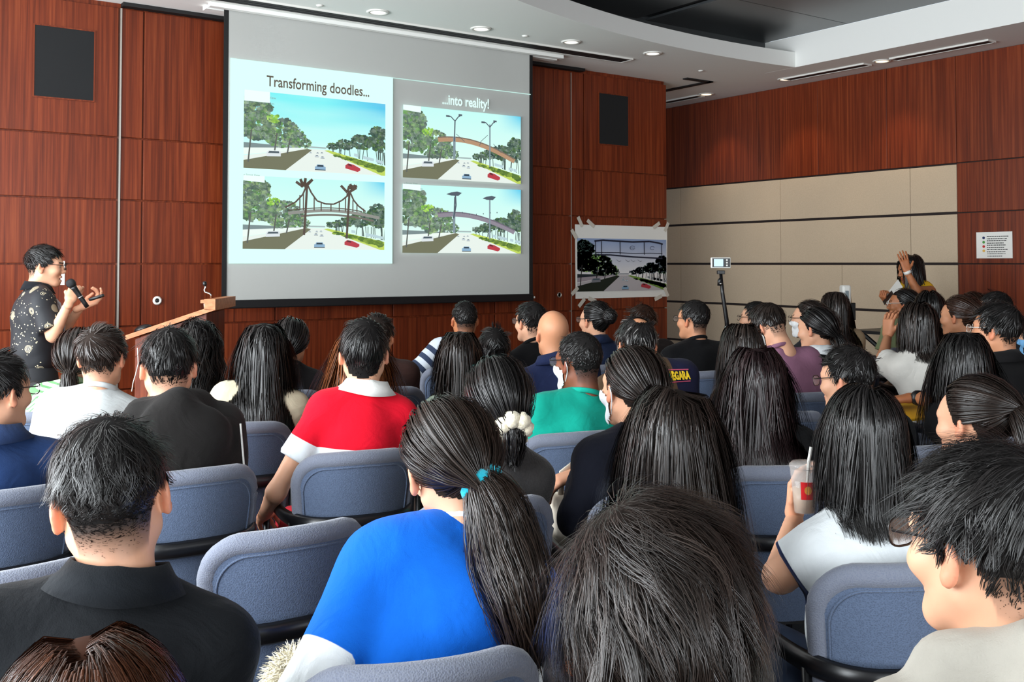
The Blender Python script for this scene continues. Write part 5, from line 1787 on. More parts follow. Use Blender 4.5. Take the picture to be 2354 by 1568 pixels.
def ex_stick(o, I):
    a = I['Hr'] @ np.array([.02, -.085, .085]) + I['hc']; b = I['Hr'] @ np.array([.045, -.112, .018]) + I['hc']
    m = MB(); m.tube([a, (a + b) / 2 + I['Hr'] @ np.array([.004, -.012, .004]), b], [.003, .006, .004], 8)
    m.build('hair_clip', M_PLASTIC_W, I['root'], smooth=True)
def ex_whiteclip(o, I):
    a = I['Hr'] @ np.array([-.082, -.05, .03]) + I['hc']; b = I['Hr'] @ np.array([-.06, -.095, -.01]) + I['hc']
    m = MB(); m.tube([a, b], .006, 8); m.build('hair_clip', M_PLASTIC_W, I['root'], smooth=True)
def ex_piping(o, I):
    """pale piping on the shoulder of the dark hoodie"""
    J, E, N, y, s = I['J'][1], I['E'][1], I['N'], I['y'], I['s']
    pts = []
    for t in np.linspace(0, 1, 9):
        p = J * (1 - t) + E * t
        pts.append(p + nrm(np.array([.35, -1, .1])) * (.097 - .010 * t) + s * .01 * (1 - t))
    m = MB(); m.tube(pts[:6], .0035, 6); m.build('piping', M_PLASTIC_W, I['root'], smooth=True)
def ex_negara(o, I):
    """yellow block lettering between pink lines, printed on the navy shoulder"""
    x, y, s, V = I['x'], I['y'], I['s'], I['V']
    vx, vs_, vy = V @ x, V @ s, V @ y
    def lay(u, w):
        """points of the print (across, up) laid on the back of the garment"""
        out = []
        for a_, b_ in zip(u, w):
            k = (np.abs(vx - a_) < .02) & (np.abs(vs_ - b_) < .02)
            yy = vy[k].min() if k.any() else vy.min()
            out.append(x * a_ + s * b_ + y * (yy - .004))
        return np.array(out)
    c0 = I['Rb'].T @ (at(1552, 868, 4.27) - I['rootp'])
    cu, cw = c0 @ x, c0 @ s
    me = text_mesh('NEGARA', .046, .0025, 'CENTER')
    co = np.empty(len(me.vertices) * 3, np.float32); me.vertices.foreach_get('co', co); co = co.reshape(-1, 3)
    P = lay(cu + co[:, 0] * .56, cw + co[:, 1] - co[:, 0] * .10)
    me.vertices.foreach_set('co', P.astype(np.float32).ravel())
    a = me.color_attributes.new('Col', 'FLOAT_COLOR', 'POINT'); c = np.ones((len(P), 4), np.float32); c[:, :3] = lin('e8c22a'); a.data.foreach_set('color', c.ravel())
    link('lettering', me, M_PRINT, I['root'])
    for dz in (.040, -.010):
        u = np.linspace(-.06, .05, 9)
        m = MB(); m.tube(lay(cu + u, cw + dz - u * .18), .0022, 6, c=tuple(lin('c2506a'))); m.build('print_line', M_PRINT, I['root'], color=True)

PEOPLE = [
 # ---- nearest people
 dict(whorl=(.015, -.045, .112), wavy=0.007, who='man in the black polo', label='man seen from behind in a black polo shirt with short faded hair', px=258, top=940, d=1.50, rb=-2, rh=-4, roll=-7, pitch=-3,
      hair='short', top_l=0, hcol=BLACKH, top_c='141619', collar='15181c', sleeve='short', slen=.8, skin='light', fade=.72, w=1.10, hv=0.024, dens=1.3,
      swirl=.8, mess=0.3, lift=0.14, side=.007, tophair=0.062),
 dict(who='brown-haired woman', label='top of a reddish-brown centre-parted long-haired head behind the man in black polo', px=205, top=1452, d=1.02, rb=0, rh=0, pitch=-8, fem=True,
      hair='long', hcol=BROWNH * np.array([1.5, 1.15, .9]), top_c='3a2d2a', sleeve='long', len=.36, part=-.005, hv=.010, dens=1.1),
 dict(band='dfe6f2', wave=1.8, who='woman in the blue vest jacket', label='woman in a bright blue jacket with white sleeves and teal-tied ponytail', px=1035, top=921, d=2.02, rb=2, rh=14, roll=-9, pitch=-16, fem=True,
      hair='pony', tie=(.012, -.112, -.030), len=0.38, tailr=0.066, kick=.35, tdir=(.35, 0, 0), tailn=1.0, hcol=np.array([.019, .012, .009]), top_c='0f63cc', garment='jacket', paint=paint_bluevest, sleeve='long', skin='light',
      lean=.05, w=1.04, bulk=1.0, off=0.022, hv=.010, extra=ex_vest, fold=.007, dens=1.2, armL=((-.205, -.04, .745), (-.18, .15, .685)), armR=((.200, .05, .74), (.15, .25, .66))),
 dict(wavy=0.008, sweep=0.35, who='woman with tousled black hair', label='tousled layered black-haired head in front of the long-haired woman', px=1510, top=1104, d=.98, rb=0, rh=2, pitch=-2,
      hair='fluffy', hcol=DBROWN * 1.15, top_c='2a2a2e', sleeve='long', hv=0.03, tophair=.095, side=.085, lift=0.34, mess=0.26, swirl=0.4, dens=2.0, clump=26, whorl=(-.030, -.020, .108), clumpw=1.0, clumpk=1),
 dict(who='man in the grey hoodie', label='man in a pale grey hoodie with wire-rimmed glasses and spiky black hair', px=2268, top=992, d=1.28, rb=28, rh=50, pitch=-6,
      hair='short', hcol=BLACKH, top_c='a9a49a', hood=1.1, sleeve='long', glasses='d', skin='light', hv=.026, tophair=.062, side=.020, lift=0.42, mess=0.35, fade=.35, dens=1.25, tmat=None),
 dict(drop=0.04, off=0.01, who='woman holding the iced drink', label='woman in a white ringer tee with a black bob, holding an iced drink', px=1984, top=884, d=2.3, rb=12, rh=16, pitch=-5, fem=True,
      hair='long', hcol=BLACKH, top_c='d3d7d9', len=.31, paint=paint_ringer, band='1c2748', sleeve='short', slen=.60, skin='light', bulk=1.06, w=1.05, part=.01, vol=0.013, hv=.012, bot_c='24344e', dens=1.2, tuck=.35,
      armL=(('px', 1792, 1325, 2.24), ('px', 1826, 1196, 2.60)), handL=('relaxed', ('c', .08, .05, 1), ('c', .75, -.7, 0))),
 dict(bulk=0.88, w=0.8, who='long-haired woman in the middle', label='woman with long straight black hair to mid-back behind the tousled head', px=1548, top=884, d=2.12, rb=0, rh=-4, pitch=-4, fem=True,
      hair='long', hcol=DBROWN * .9, top_c='1a1618', len=0.6, sleeve='short', part=.012, vol=.020, hv=.012, dens=1.25, tuck=.45),
 dict(vol=0.004, who='masked woman in navy', label='woman in a navy jacket with a white face mask and beaded hair tie', px=1450, top=794, d=3.0, rb=22, rh=32, pitch=-4, fem=True,
      hair='pony', tie=(.004, -.108, -.028), len=.22, tailr=.03, hcol=DBROWN, top_c='0c0e18', garment='jacket', sleeve='long', mask='e6e9ec', skin='light', extra=ex_clip, hv=.010, off=.018,
      armL=(('px', 1332, 1185, 2.90), ('px', 1352, 1082, 3.10)), handL=('relaxed', ('c', -1, -.12, -.30), ('c', -.2, .1, -1))),
 # ---- second rank
 dict(who='man in teal', label='man in a teal t-shirt with glasses, white mask and short black hair', px=1330, top=759, d=4.05, rb=18, rh=42, pitch=-4,
      hair='short', hcol=BLACKH, top_c='129a86', sleeve='short', slen=.85, skin='dark', glasses='d', mask='cfd6d6', fade=.6, tophair=.022, side=.010, lift=.3, mess=.25, w=1.12, bulk=1.12, hv=.012),
 dict(bulk=0.92, who='woman in the grey knit', label='woman in a charcoal knit sweater with a fluffy cream scrunchie', px=1140, top=819, d=2.95, rb=5, rh=14, pitch=-6, fem=True,
      hair='pony', tie=(.016, -.108, -.066), len=.12, tailr=.026, hcol=BLACKH, top_c='33302f', garment='sweater', tmat=M_KNIT, sleeve='long', skin='light', extra=ex_cream, hv=.010, w=0.86),
 dict(bulk=0.92, w=0.95, who='man in the red and white polo', label='man in a red and white colour-block polo shirt with white collar', px=837, top=726, d=3.62, rb=-6, rh=-2, pitch=2,
      hair='short', hcol=BLACKH, top_c='e0142c', paint=paint_red, collar='eceae6', sleeve='short', slen=0.6, skin='light', hv=.018, tophair=.06, side=.035, lift=.30, mess=.16, swirl=.3, offx=.04,
      whorl=(.02, -.070, .098), bot_c='b01024', armL=((-.245, .00, .74), (-.25, .20, .62)), handL=('relaxed', (.2, 1, -.4), (.6, 0, -1))),
 dict(who='man in the dark hoodie', label='man in a charcoal hooded jacket with thick short black hair', px=388, top=744, d=3.3, rb=4, rh=4, pitch=-3,
      hair='short', hcol=BLACKH, top_c='232120', garment='hoodie', hood=1.25, sleeve='long', skin='light', hv=.024, tophair=.055, side=.022, lift=0.38, mess=.30, fade=.3, w=1.08, bulk=1.08, off=.018, extra=ex_piping,
      whorl=(.0, -.052, .108)),
 dict(who='boy in the white long-sleeved shirt', label='boy in a white long-sleeved shirt with brown-black hair and glasses', px=235, top=739, d=3.75, rb=4, rh=-22, pitch=0,
      hair='short', hcol=DBROWN * 1.5, top_c='bcc0c0', sleeve='long', skin='light', glasses='d', hv=.022, tophair=.06, side=.030, lift=.35, mess=.2, swirl=.8, fade=.3, w=1.0, whorl=(-.005, -.085, .080)),
 dict(who='woman in the green striped top', label='woman in a pale green striped top with a low ponytail', px=180, top=754, d=4.25, rb=0, rh=-12, pitch=-6, fem=True,
      hair='pony', tie=(-.005, -.105, -.055), len=.25, tailr=.03, hcol=DBROWN, top_c='a9c7a0', paint=paint_stripes, tmat=M_STRIPE_G, sleeve='short', slen=.9, skin='light', hv=.010, offx=.02),
 dict(who='man in the navy tee by the edge', label='man in a navy t-shirt with glasses sitting on the window side', px=-8, top=799, d=3.0, rb=-10, rh=-48, pitch=-2,
      hair='short', hcol=BLACKH, top_c='22375f', sleeve='short', slen=.8, skin='light', glasses='d', hv=.016, tophair=.05, side=.022, lift=.35, mess=.2, fade=.3, collar='2a3a5c'),
 dict(who='wavy-haired woman by the lectern', label='woman with long loose wavy black hair in front of the lectern', px=456, top=732, d=4.9, rb=-10, rh=-28, pitch=-4, fem=True,
      hair='long', hcol=BLACKH, top_c='b08a6a', len=.50, curl=.5, sleeve='short', skin='light', hv=.012, vol=.018),
 dict(who='woman in the cream cardigan', label='woman in a cream cardigan with very long straight black hair', px=606, top=737, d=4.15, rb=-2, rh=4, pitch=-3, fem=True,
      hair='long', hcol=BLACKH, top_c='d2c6ab', garment='cardigan', len=.56, sleeve='long', skin='light', hv=.012, vol=.018, tuck=.55),
 dict(who='curly-haired woman in black', label='woman in black with a curly black ponytail and white hair tie', px=670, top=727, d=5.25, rb=-6, rh=-14, pitch=-4, fem=True,
      hair='pony', tie=(.0, -.112, -.060), len=.34, tailr=.05, curl=.010, hcol=BLACKH, top_c='1d1b1c', sleeve='long', hv=.016, extra=ex_tie('e4e0da'), skin='mid'),
 dict(tuck=0.1, dens=1.3, who='woman with coppery hair', label='woman with long coppery brown hair behind the man in red', px=826, top=776, d=4.3, rb=0, rh=0, pitch=-6, fem=True,
      hair='long', hcol=np.array([.17, .052, .016]), top_c='171618', len=.46, sleeve='short', hv=.012, vol=0.052, w=1.0, mess=0.12),
 dict(who='person in the brown jacket', label='dark-haired person in a brown jacket behind the man in red', px=868, top=717, d=5.35, rb=-4, rh=-6,
      hair='short', hcol=DBROWN, top_c='3a2622', garment='jacket', sleeve='long', hv=.016, tophair=.04, side=.03, lift=.4, mess=.3),
 dict(who='man in the striped shirt', label='man in a navy and white striped shirt with cropped hair', px=1068, top=690, d=6.3, rb=4, rh=12,
      hair='short', hcol=BLACKH, top_c='2a3a56', paint=paint_stripes, tmat=M_STRIPE_N, sleeve='short', slen=.85, hv=.010, tophair=.02, side=.010, lift=.35, fade=.6, w=1.08, bulk=1.08, skin='tan', lean=.04,
      armL=((-.30, -.04, .78), (-.24, .18, .66))),
 dict(who='woman in the pale green top', label='woman with long straight black hair in a pale sage top', px=1057, top=757, d=4.6, rb=0, rh=0, pitch=-4, fem=True,
      hair='long', hcol=DBROWN * .9, top_c='a9b8a8', len=.50, sleeve='short', hv=.012, vol=.018),
 dict(who='small curly-haired person', label='person with short curly dark hair between the striped man and the bald man', px=1135, top=749, d=5.15, rb=0, rh=10, pitch=-6, fem=True,
      hair='fluffy', hcol=BLACKH, top_c='26201f', sleeve='short', hv=.022, tophair=.06, side=.05, lift=.5, mess=.6),
 dict(who='man in black with glasses', label='man in a black t-shirt with glasses beside the bald man', px=1220, top=690, d=5.85, rb=18, rh=36,
      hair='short', hcol=BLACKH, top_c='121214', sleeve='short', glasses='d', hv=.016, tophair=.045, side=.025, lift=.35, skin='light', fade=.3),
 dict(who='bald man', label='bald man in a dark blue collared shirt', px=1270, top=714, d=4.85, rb=10, rh=20, hair='bald', hcol=np.array([.25, .16, .11]), top_c='20294a', collar='20294a', sleeve='long', skin='mid', hv=.0, w=1.05),
 dict(who='person with the hair bun', label='person with black hair tied in a bun and a navy shirt', px=1366, top=692, d=5.9, rb=26, rh=44,
      hair='bun', tie=(.0, -.112, .034), hcol=BLACKH, top_c='1d2740', collar='1d2740', sleeve='short', glasses='d', skin='light', hv=.012, bunr=0.05),
 dict(who='spiky-haired person', label='person with spiky dark brown hair and glasses behind the balding man', px=1474, top=696, d=6.3, rb=26, rh=44,
      hair='short', hcol=BROWNH, top_c='2b2422', sleeve='short', glasses='d', skin='light', hv=.022, tophair=.06, side=.03, lift=.7, mess=.5),
 dict(neckf=-0.075, neck=0.095, who='balding man', label='balding man in a brown jacket with a navy and yellow lettered shoulder', px=1463, top=726, d=4.4, rb=4, rh=24, pitch=-10,
      hair='short', thin=True, hcol=BLACKH * 1.4, grey=.25, top_c='54402f', garment='jacket', paint=paint_brown_navy, sleeve='long', skin='mid', hv=.012, tophair=.05, side=.028, lift=.4, mess=.3, w=1.1, extra=ex_negara),
 dict(who='man in the black t-shirt by the tripod', label='broad man in a black t-shirt with slicked black hair by the tripod', px=1594, top=687, d=5.55, rb=26, rh=52,
      hair='short', hcol=BLACKH, top_c='0f0f11', sleeve='short', slen=.85, glasses='d', skin='mid', hv=.014, tophair=.04, side=.010, lift=.35, mess=.35, fade=.65, w=1.14, bulk=1.15),
 dict(who='woman with the white hair clip', label='woman in black with a slim white clip in her dark hair', px=1704, top=741, d=4.35, rb=16, rh=38, pitch=-6, fem=True,
      hair='long', hcol=DBROWN, top_c='151415', len=.40, sleeve='short', slen=.8, skin='light', hv=.010, extra=ex_stick, vol=.014),
 dict(who='woman with plum-black hair', label='woman in black with long plum-tinted dark hair', px=1736, top=794, d=3.45, rb=6, rh=10, pitch=-4, fem=True,
      hair='long', hcol=np.array([.018, .0095, .010]), top_c='101011', len=0.43, sleeve='short', slen=.8, skin='light', hv=.012, vol=.020, mess=.07),
 dict(who='man in the mauve shirt', label='man in a mauve t-shirt bowing his head, with glasses', px=1764, top=694, d=4.75, rb=18, rh=58, pitch=-26,
      hair='short', hcol=DBROWN, top_c='94677e', sleeve='short', slen=.9, skin='light', glasses='d', hv=.014, tophair=.05, side=.022, lift=.3, mess=.15, fade=.3, w=1.08, offx=-.10, lean=.06),
 dict(who='person with glasses behind mauve shirt', label='dark-haired person in glasses mostly behind the man in mauve', px=1736, top=690, d=6.3, rb=40, rh=70,
      hair='short', hcol=BLACKH, top_c='2c2c30', sleeve='short', glasses='d', skin='light', hv=.014, tophair=.04, side=.025, lift=.35),
 dict(who='woman with glasses and white mask', label='woman with glasses and a white mask beside the beige-bloused woman', px=1857, top=690, d=5.7, rb=40, rh=74, fem=True,
      hair='pony', tie=(0, -.115, -.02), len=.2, hcol=DBROWN, top_c='26262a', sleeve='long', glasses='d', mask='e9e9e9', skin='light', hv=.010),
 dict(who='woman with the white collar', label='woman with a white collar and clipped low black ponytail', px=1874, top=706, d=5.3, rb=34, rh=62, pitch=-8, fem=True,
      hair='pony', tie=(0, -.115, -.045), len=.26, tailr=.035, hcol=BLACKH, top_c='161618', collar='e6e8ea', sleeve='long', skin='light', hv=.010, extra=ex_whiteclip),
 dict(who='woman in the beige blouse', label='woman in a beige blouse with long brown-black hair', px=1918, top=667, d=6.1, rb=10, rh=36, fem=True,
      hair='long', hcol=DBROWN * 1.2, top_c='d3b894', garment='blouse', len=.48, sleeve='long', skin='light', hv=.012, vol=.014),
 dict(who='woman in profile with glasses', label='woman in profile with clear glasses and a pale green top', px=2074, top=663, d=6.9, rb=40, rh=88, fem=True,
      hair='pony', tie=(0, -.115, -.03), len=.2, hcol=BLACKH, top_c='9aa67c', sleeve='short', glasses='w', skin='tan', hv=.010),
 dict(who='woman with the short black bob', label='woman with a rounded black bob and black top behind the white-bloused woman', px=2136, top=669, d=6.2, rb=6, rh=22, fem=True,
      hair='long', hcol=BLACKH, top_c='141416', len=.22, sleeve='none', skin='light', hv=.014, vol=.022),
 dict(who='smiling woman', label='smiling woman with pinned-up dark brown hair', px=2202, top=679, d=5.6, rb=40, rh=66, fem=True, pitch=-4,
      hair='bun', tie=(0, -.10, .01), bunr=.03, hcol=BROWNH, top_c='cfc3ae', sleeve='short', skin='mid', hv=.012),
 dict(who='woman in the white blouse', label='woman in a loose white blouse with her hand raised to her chin', px=2108, top=694, d=5.05, rb=8, rh=34, fem=True,
      hair='long', hcol=DBROWN * .9, top_c='e6e2da', garment='blouse', len=.30, sleeve='short', slen=.85, skin='mid', hv=.012, vol=.018, off=.024, w=1.08,
      armL=(('px', 2030, 822, 5.15), ('px', 2040, 775, 5.3)), handL=('relaxed', (.15, .1, 1), (.9, .5, .2))),
 dict(who='man with clear-framed glasses', label='man in a black polo with clear-framed glasses and thick hair', px=2290, top=690, d=4.35, rb=30, rh=70,
      hair='short', hcol=BLACKH, top_c='141314', collar='161516', sleeve='short', slen=.85, glasses='w', skin='mid', hv=.020, tophair=.055, side=.03, lift=.45, mess=.25, fade=.3, w=1.12, bulk=1.1, offx=.03),
 dict(who='far woman by the wall', label='woman with dark hair mostly hidden behind the smiling woman', px=2232, top=671, d=6.9, rb=30, rh=50, fem=True,
      hair='pony', tie=(0, -.11, -.03), len=.2, hcol=BROWNH * .8, top_c='3a3436', sleeve='short', skin='light', hv=.010),
 dict(who='far dark-haired person', label='dark-haired person behind the man with clear-framed glasses', px=2286, top=666, d=5.7, rb=30, rh=60,
      hair='short', hcol=BLACKH, top_c='2b2b30', sleeve='short', skin='light', hv=.018, tophair=.045, side=.03, lift=.4),
 dict(who='woman with the wristwatch', label='woman in black with sleek long hair and a black wristwatch', px=2214, top=757, d=3.70, rb=10, rh=18, pitch=-3, fem=True,
      hair='long', hcol=BLACKH, top_c='121214', len=.50, sleeve='short', slen=.75, skin='tan', hv=.012, vol=.016,
      armL=(('px', 2156, 922, 3.70), ('px', 2104, 914, 3.84)), handL=('relaxed', ('c', -1, .25, -.15), ('c', 0, 0, -1))),
 dict(who='man with dark-framed glasses', label='man in black with dark-framed glasses and a speckled crew cut', px=1948, top=790, d=2.92, rb=30, rh=62, pitch=-8,
      hair='short', hcol=BLACKH * 1.1, grey=.05, top_c='111113', hood=.8, sleeve='long', glasses='d', skin='light', hv=.016, tophair=.045, side=.018, lift=.55, mess=.4, fade=.4),
 dict(who='woman with the high ponytail', label='woman with a high dark ponytail resting her cheek on her hand', px=2235, top=867, d=2.62, rb=30, rh=56, pitch=-6, fem=True,
      hair='pony', tie=(.004, -.118, .034), len=.30, tailr=.045, kick=1.0, tdir=(0, -.1, 0), tailn=.8, hcol=DBROWN, top_c='1a191b', sleeve='none', skin='light', hv=.010, extra=ex_tie('1b1b1f', .018, .0065),
      armL=((-.21, .20, .74), (-.10, .17, .97)), handL=('relaxed', (.15, -.1, 1), (.6, -.7, .1))),
 dict(who='woman with the blue mask', label='woman with a pale blue face mask at the wall side', px=2392, top=722, d=4.95, rb=40, rh=78, fem=True,
      hair='long', hcol=BLACKH, top_c='d9d3c6', len=.36, sleeve='short', mask='6fa3cf', skin='light', hv=.010),
]
SEATS = {   # head depth, then where the seat stands (x, y) and its heading in degrees
 'man in the black polo': (1.613, 0.342, 1.665, -17.1),
 'brown-haired woman': (0.91, 0.114, 0.95, -16.0),
 'woman in the blue vest jacket': (1.98, 0.878, 1.586, -16.8),
 'woman with tousled black hair': (0.98, 0.64, 0.708, -26.9),
 'man in the grey hoodie': (1.28, 1.236, 0.634, -23.1),
 'woman holding the iced drink': (2.364, 2.019, 1.431, -25.0),
 'long-haired woman in the middle': (2.194, 1.487, 1.605, -35.8),
 'masked woman in navy': (3.034, 2.037, 2.233, -18.7),
 'man in teal': (3.987, 2.419, 3.143, -13.2),
 'woman in the grey knit': (2.927, 1.56, 2.439, -15.0),
 'man in the red and white polo': (3.629, 1.577, 3.272, -11.9),
 'man in the dark hoodie': (3.294, 1.001, 3.298, -1.4),
 'boy in the white long-sleeved shirt': (3.908, 0.843, 4.102, -14.8),
 'woman in the green striped top': (4.568, 0.906, 4.862, -15.8),
 'man in the navy tee by the edge': (3.007, 0.446, 3.316, 2.8),
 'wavy-haired woman by the lectern': (4.975, 1.488, 4.962, -21.4),
 'woman in the cream cardigan': (4.255, 1.485, 4.088, -19.8),
 'curly-haired woman in black': (5.254, 2.03, 4.946, -21.7),
 'woman with coppery hair': (4.397, 1.998, 3.937, -20.9),
 'person in the brown jacket': (5.387, 2.518, 4.778, -22.7),
 'man in the striped shirt': (6.431, 3.357, 5.455, -21.6),
 'woman in the pale green top': (4.707, 2.565, 3.916, -22.9),
 'small curly-haired person': (5.691, 3.069, 4.759, -23.6),
 'man in black with glasses': (6.001, 3.614, 4.752, -18.1),
 'bald man': (5.055, 3.138, 3.927, -21.3),
 'person with the hair bun': (6.532, 4.21, 4.983, -16.5),
 'spiky-haired person': (6.912, 4.769, 5.043, -17.5),
 'balding man': (4.375, 3.021, 3.166, -25.1),
 'man in the black t-shirt by the tripod': (6.164, 4.468, 4.347, -18.5),
 'woman with the white hair clip': (4.543, 3.515, 3.016, -22.9),
 'woman with plum-black hair': (3.39, 2.624, 2.248, -31.4),
 'man in the mauve shirt': (5.197, 4.138, 3.365, -22.7),
 'person with glasses behind mauve shirt': (7.072, 5.406, 4.833, -14.8),
 'woman with glasses and white mask': (6.463, 5.333, 4.078, -15.7),
 'woman with the white collar': (5.787, 4.747, 3.7, -18.0),
 'woman in the beige blouse': (7.079, 5.94, 4.424, -26.7),
 'woman in profile with glasses': (7.815, 6.924, 4.69, -17.4),
 'woman with the short black bob': (7.012, 6.358, 4.102, -29.8),
 'smiling woman': (6.037, 5.687, 3.316, -18.4),
 'woman in the white blouse': (5.509, 5.033, 3.105, -28.9),
 'man with clear-framed glasses': (4.555, 4.442, 2.365, -22.5),
 'far woman by the wall': (7.592, 7.252, 4.093, -22.1),
 'far dark-haired person': (6.387, 6.237, 3.318, -22.5),
 'woman with the wristwatch': (3.946, 3.755, 2.095, -29.0),
 'man with dark-framed glasses': (3.738, 3.22, 2.231, -20.0),
 'woman with the high ponytail': (2.882, 2.777, 1.485, -22.1),
 'woman with the blue mask': (5.328, 5.402, 2.621, -19.7),
}
INFO = {}
for i, o in enumerate(PEOPLE):
    o['seed'] = 11 + i * 7
    if 'tophair' in o: o['top_len'] = o['tophair']
    if o.get('tmat', 1) is None: o.pop('tmat')
    d_, sx, sy, sh = SEATS[o['who']]
    o['dd'] = d_ - o['d']; o['d'] = d_
    c = np.array([sx, sy, 0]) + np.array(Matrix.Rotation(R(sh), 3, 'Z')) @ np.array([0, 0.075, 0])
    o['chair_c'] = c; o['chair_y'] = R(sh)
    chair(c, R(sh), 'blue-grey upholstered chair of the ' + o['who'])
    INFO[o['who']] = person(o)
for (sx, sy, sh), lb in zip([[0.981, 2.484, -1.1], [0.373, 2.503, 10.1]], ('empty blue-grey chair between the black polo man and the blue jacket woman', 'empty blue-grey chair in front of the man in black polo')):
    chair(np.array([sx, sy, 0]) + np.array(Matrix.Rotation(R(sh), 3, 'Z')) @ np.array([0, 0.075, 0]), R(sh), lb)
# ================================================================== the presenter and the woman at the side wall
def ex_presenter(o, I):
    N, x, y, s = I['N'], I['x'], I['y'], I['s']
    m = MB()
    for sd in (1, -1):
        m.tube([N - y * .075 + s * .03, N + x * sd * .065 - y * .03 + s * .035, N + x * sd * .075 + y * .05 + s * .0, N + x * sd * .06 + y * .115 - s * .07, N + x * sd * .03 + y * .150 - s * .17, N + y * .155 - s * .30], .006, 6, flat=(.5, 1.4))
    m.build('lanyard', simple('pale_lanyard_ribbon', 'b9bcc4', .6), I['root'], smooth=True)
pres = dict(who='presenter', label='presenter in a black patterned short-sleeved shirt and glasses, speaking into a microphone', px=104, top=559, d=5.9, rb=-82, rh=-98, pitch=-4, seed=901, stand=True, fine=True, talk=True,
    hair='short', hcol=BLACKH, top_c='16181e', tmat=M_BATIK, sleeve='short', slen=.82, skin='light', glasses='d', hv=.020, top_len=.05, side=.012, lift=.35, mess=.2, fade=.45, hem=.80, collar='15171c', dens=2.4,
    bot_c='17181c', w=1.02, off=.022, whorl=(0, -.09, .07),
    armR=(('px', 122, 772, 5.70), ('px', 160, 694, 5.66)), handR=('grip', (-.35, .45, 1), (-.9, .3, .1)),
    armL=(('px', 140, 768, 6.06), ('px', 184, 708, 5.98)), handL=('pinch', (.15, 1, .45), (.3, -.35, 1)), extra=ex_presenter)
IP = person(pres)
a = at(157, 643, 5.63); b = at(201, 706, 5.68)
ax = nrm(b - a)
mic = tag(empty('microphone', tuple(b)), 'black handheld microphone held in front of the presenter', 'microphone')
m = MB(); m.tube([a * 1 + ax * .045 - b, a + ax * .06 - b, (a + b) / 2 - b, b - ax * .03 - b, 0 * b], [.020, .0165, .0145, .0125, .0125], 14); m.build('handle', M_PLASTIC_B, mic, smooth=True)
m = MB(); m.tube([a - b + ax * t for t in (0, .006, .018, .032, .046)], [.010, .020, .026, .026, .021], 14); m.build('grille', simple('dark_mesh_grille', '2a2b2e', .45, metal=.6, bump=.6, bscale=900), mic, smooth=True)
m = MB(); m.tube([a - b + ax * t for t in (.115, .120)], .0155, 14); m.build('ring', M_CHROME, mic, smooth=True)
c = at(222, 684, 5.95)
o = MB().box((-.045, -.013, -.009), (.045, .013, .009), ch=.005).build('presentation_clicker', M_PLASTIC_B, None, smooth=True)
o.location = c; o.rotation_euler = (0, R(-18), R(-35)); tag(o, "black presentation clicker in the presenter's open hand", 'remote control')

def ex_yellow(o, I):
    w = I['W'][-1]; e = I['E'][-1]; dr = nrm(w - e)
    m = MB(); m.tube([w - dr * .012, w + dr * .012], .032, 14); m.build('watch_strap', M_PLASTIC_W, I['root'], smooth=True)
yel = dict(who='yellow woman', label='standing woman in a sleeveless yellow dress raising a hand to her forehead', px=2092, top=586, d=8.75, rb=138, rh=116, neck=.122, pitch=-14, seed=911, stand=True, fine=True, fem=True,
    hair='long', hcol=BLACKH, top_c='dfae22', garment='dress', sleeve='none', skin='tan', hv=.012, len=.36, w=1.2, bulk=1.12, tuck=1.2, hem=.55, dens=1.6, vol=.02, hipz=.86, bot_c='8c5a3c',
    armL=(('px', 2107, 668, 8.46), ('px', 2086, 626, 8.46)), handL=('flat', ('c', -.2, .15, 1), ('c', .2, 1, 0)), armR=(('px', 2052, 705, 8.70), ('px', 2042, 698, 8.54)), handR=('grip', ('c', -.5, -.3, .5), ('c', .5, .2, -1)), extra=ex_yellow)
IY = person(yel)
c = at(2038, 692, 8.45)
t = tag(empty('paper_sheets', tuple(c)), 'white paper sheets held by the woman in yellow', 'papers')
q = Matrix.Rotation(R(-35), 4, 'Z') @ Matrix.Rotation(R(32), 4, 'Y') @ Matrix.Rotation(R(20), 4, 'X')
m = MB().box((-.004, -.10, -.01), (.0, .10, .19)); o = m.build('sheet', M_PAPER, t); o.matrix_local = q
m = MB().box((-.008, -.04, -.03), (-.0045, .045, .09)); o = m.build('dark_card', M_PLASTIC_B, t); o.matrix_local = q

# ================================================================== lectern
base = at(495, 689, 5.9)
lc = tag(empty('lectern', (base[0], base[1], 0), -YAW + R(4)), 'wooden lectern with a slanted top and tall front rail beside the screen', 'lectern')
WL = .58
def prof(pts, y0, y1, name, mat, parent=lc): return MB().prism(pts, y0, y1, axis=1).build(name, mat, parent)
prof([(-.513, 1.082), (-.508, 1.112), (-.065, 1.256), (-.065, 1.235), (0.0, 1.258), (0, 1.24)][:0] + [(-.515, 1.084), (-.515, 1.112), (-.062, 1.266), (0.0, 1.258)], 0, WL, 'slanted_top', M_LWOOD)
prof([(-.064, 1.258), (-.064, 1.3215), (0.0, 1.3215), (0.0, 1.2565)], 0, WL, 'front_rail', M_LWOOD)
prof([(-.086, 1.298), (-.086, 1.318), (-.064, 1.318), (-.064, 1.298)], 0, WL, 'rail_lip', M_LWOOD)
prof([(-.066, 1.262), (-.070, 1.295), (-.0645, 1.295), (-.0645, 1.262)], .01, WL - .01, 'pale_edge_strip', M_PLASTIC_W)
prof([(-.470, 0.0), (-.470, 1.086), (-.06, 1.235), (-.06, 0.0)], .04, WL - .04, 'column', M_WOOD)
prof([(-.482, 0.0), (-.482, 1.02), (-.4705, 1.02), (-.4705, 0.0)], .10, WL - .10, 'cable_cover', M_LWOOD)
prof([(-.50, 0.0), (-.50, .06), (-.03, .06), (-.03, 0.0)], .02, WL - .02, 'plinth', M_WOODD)
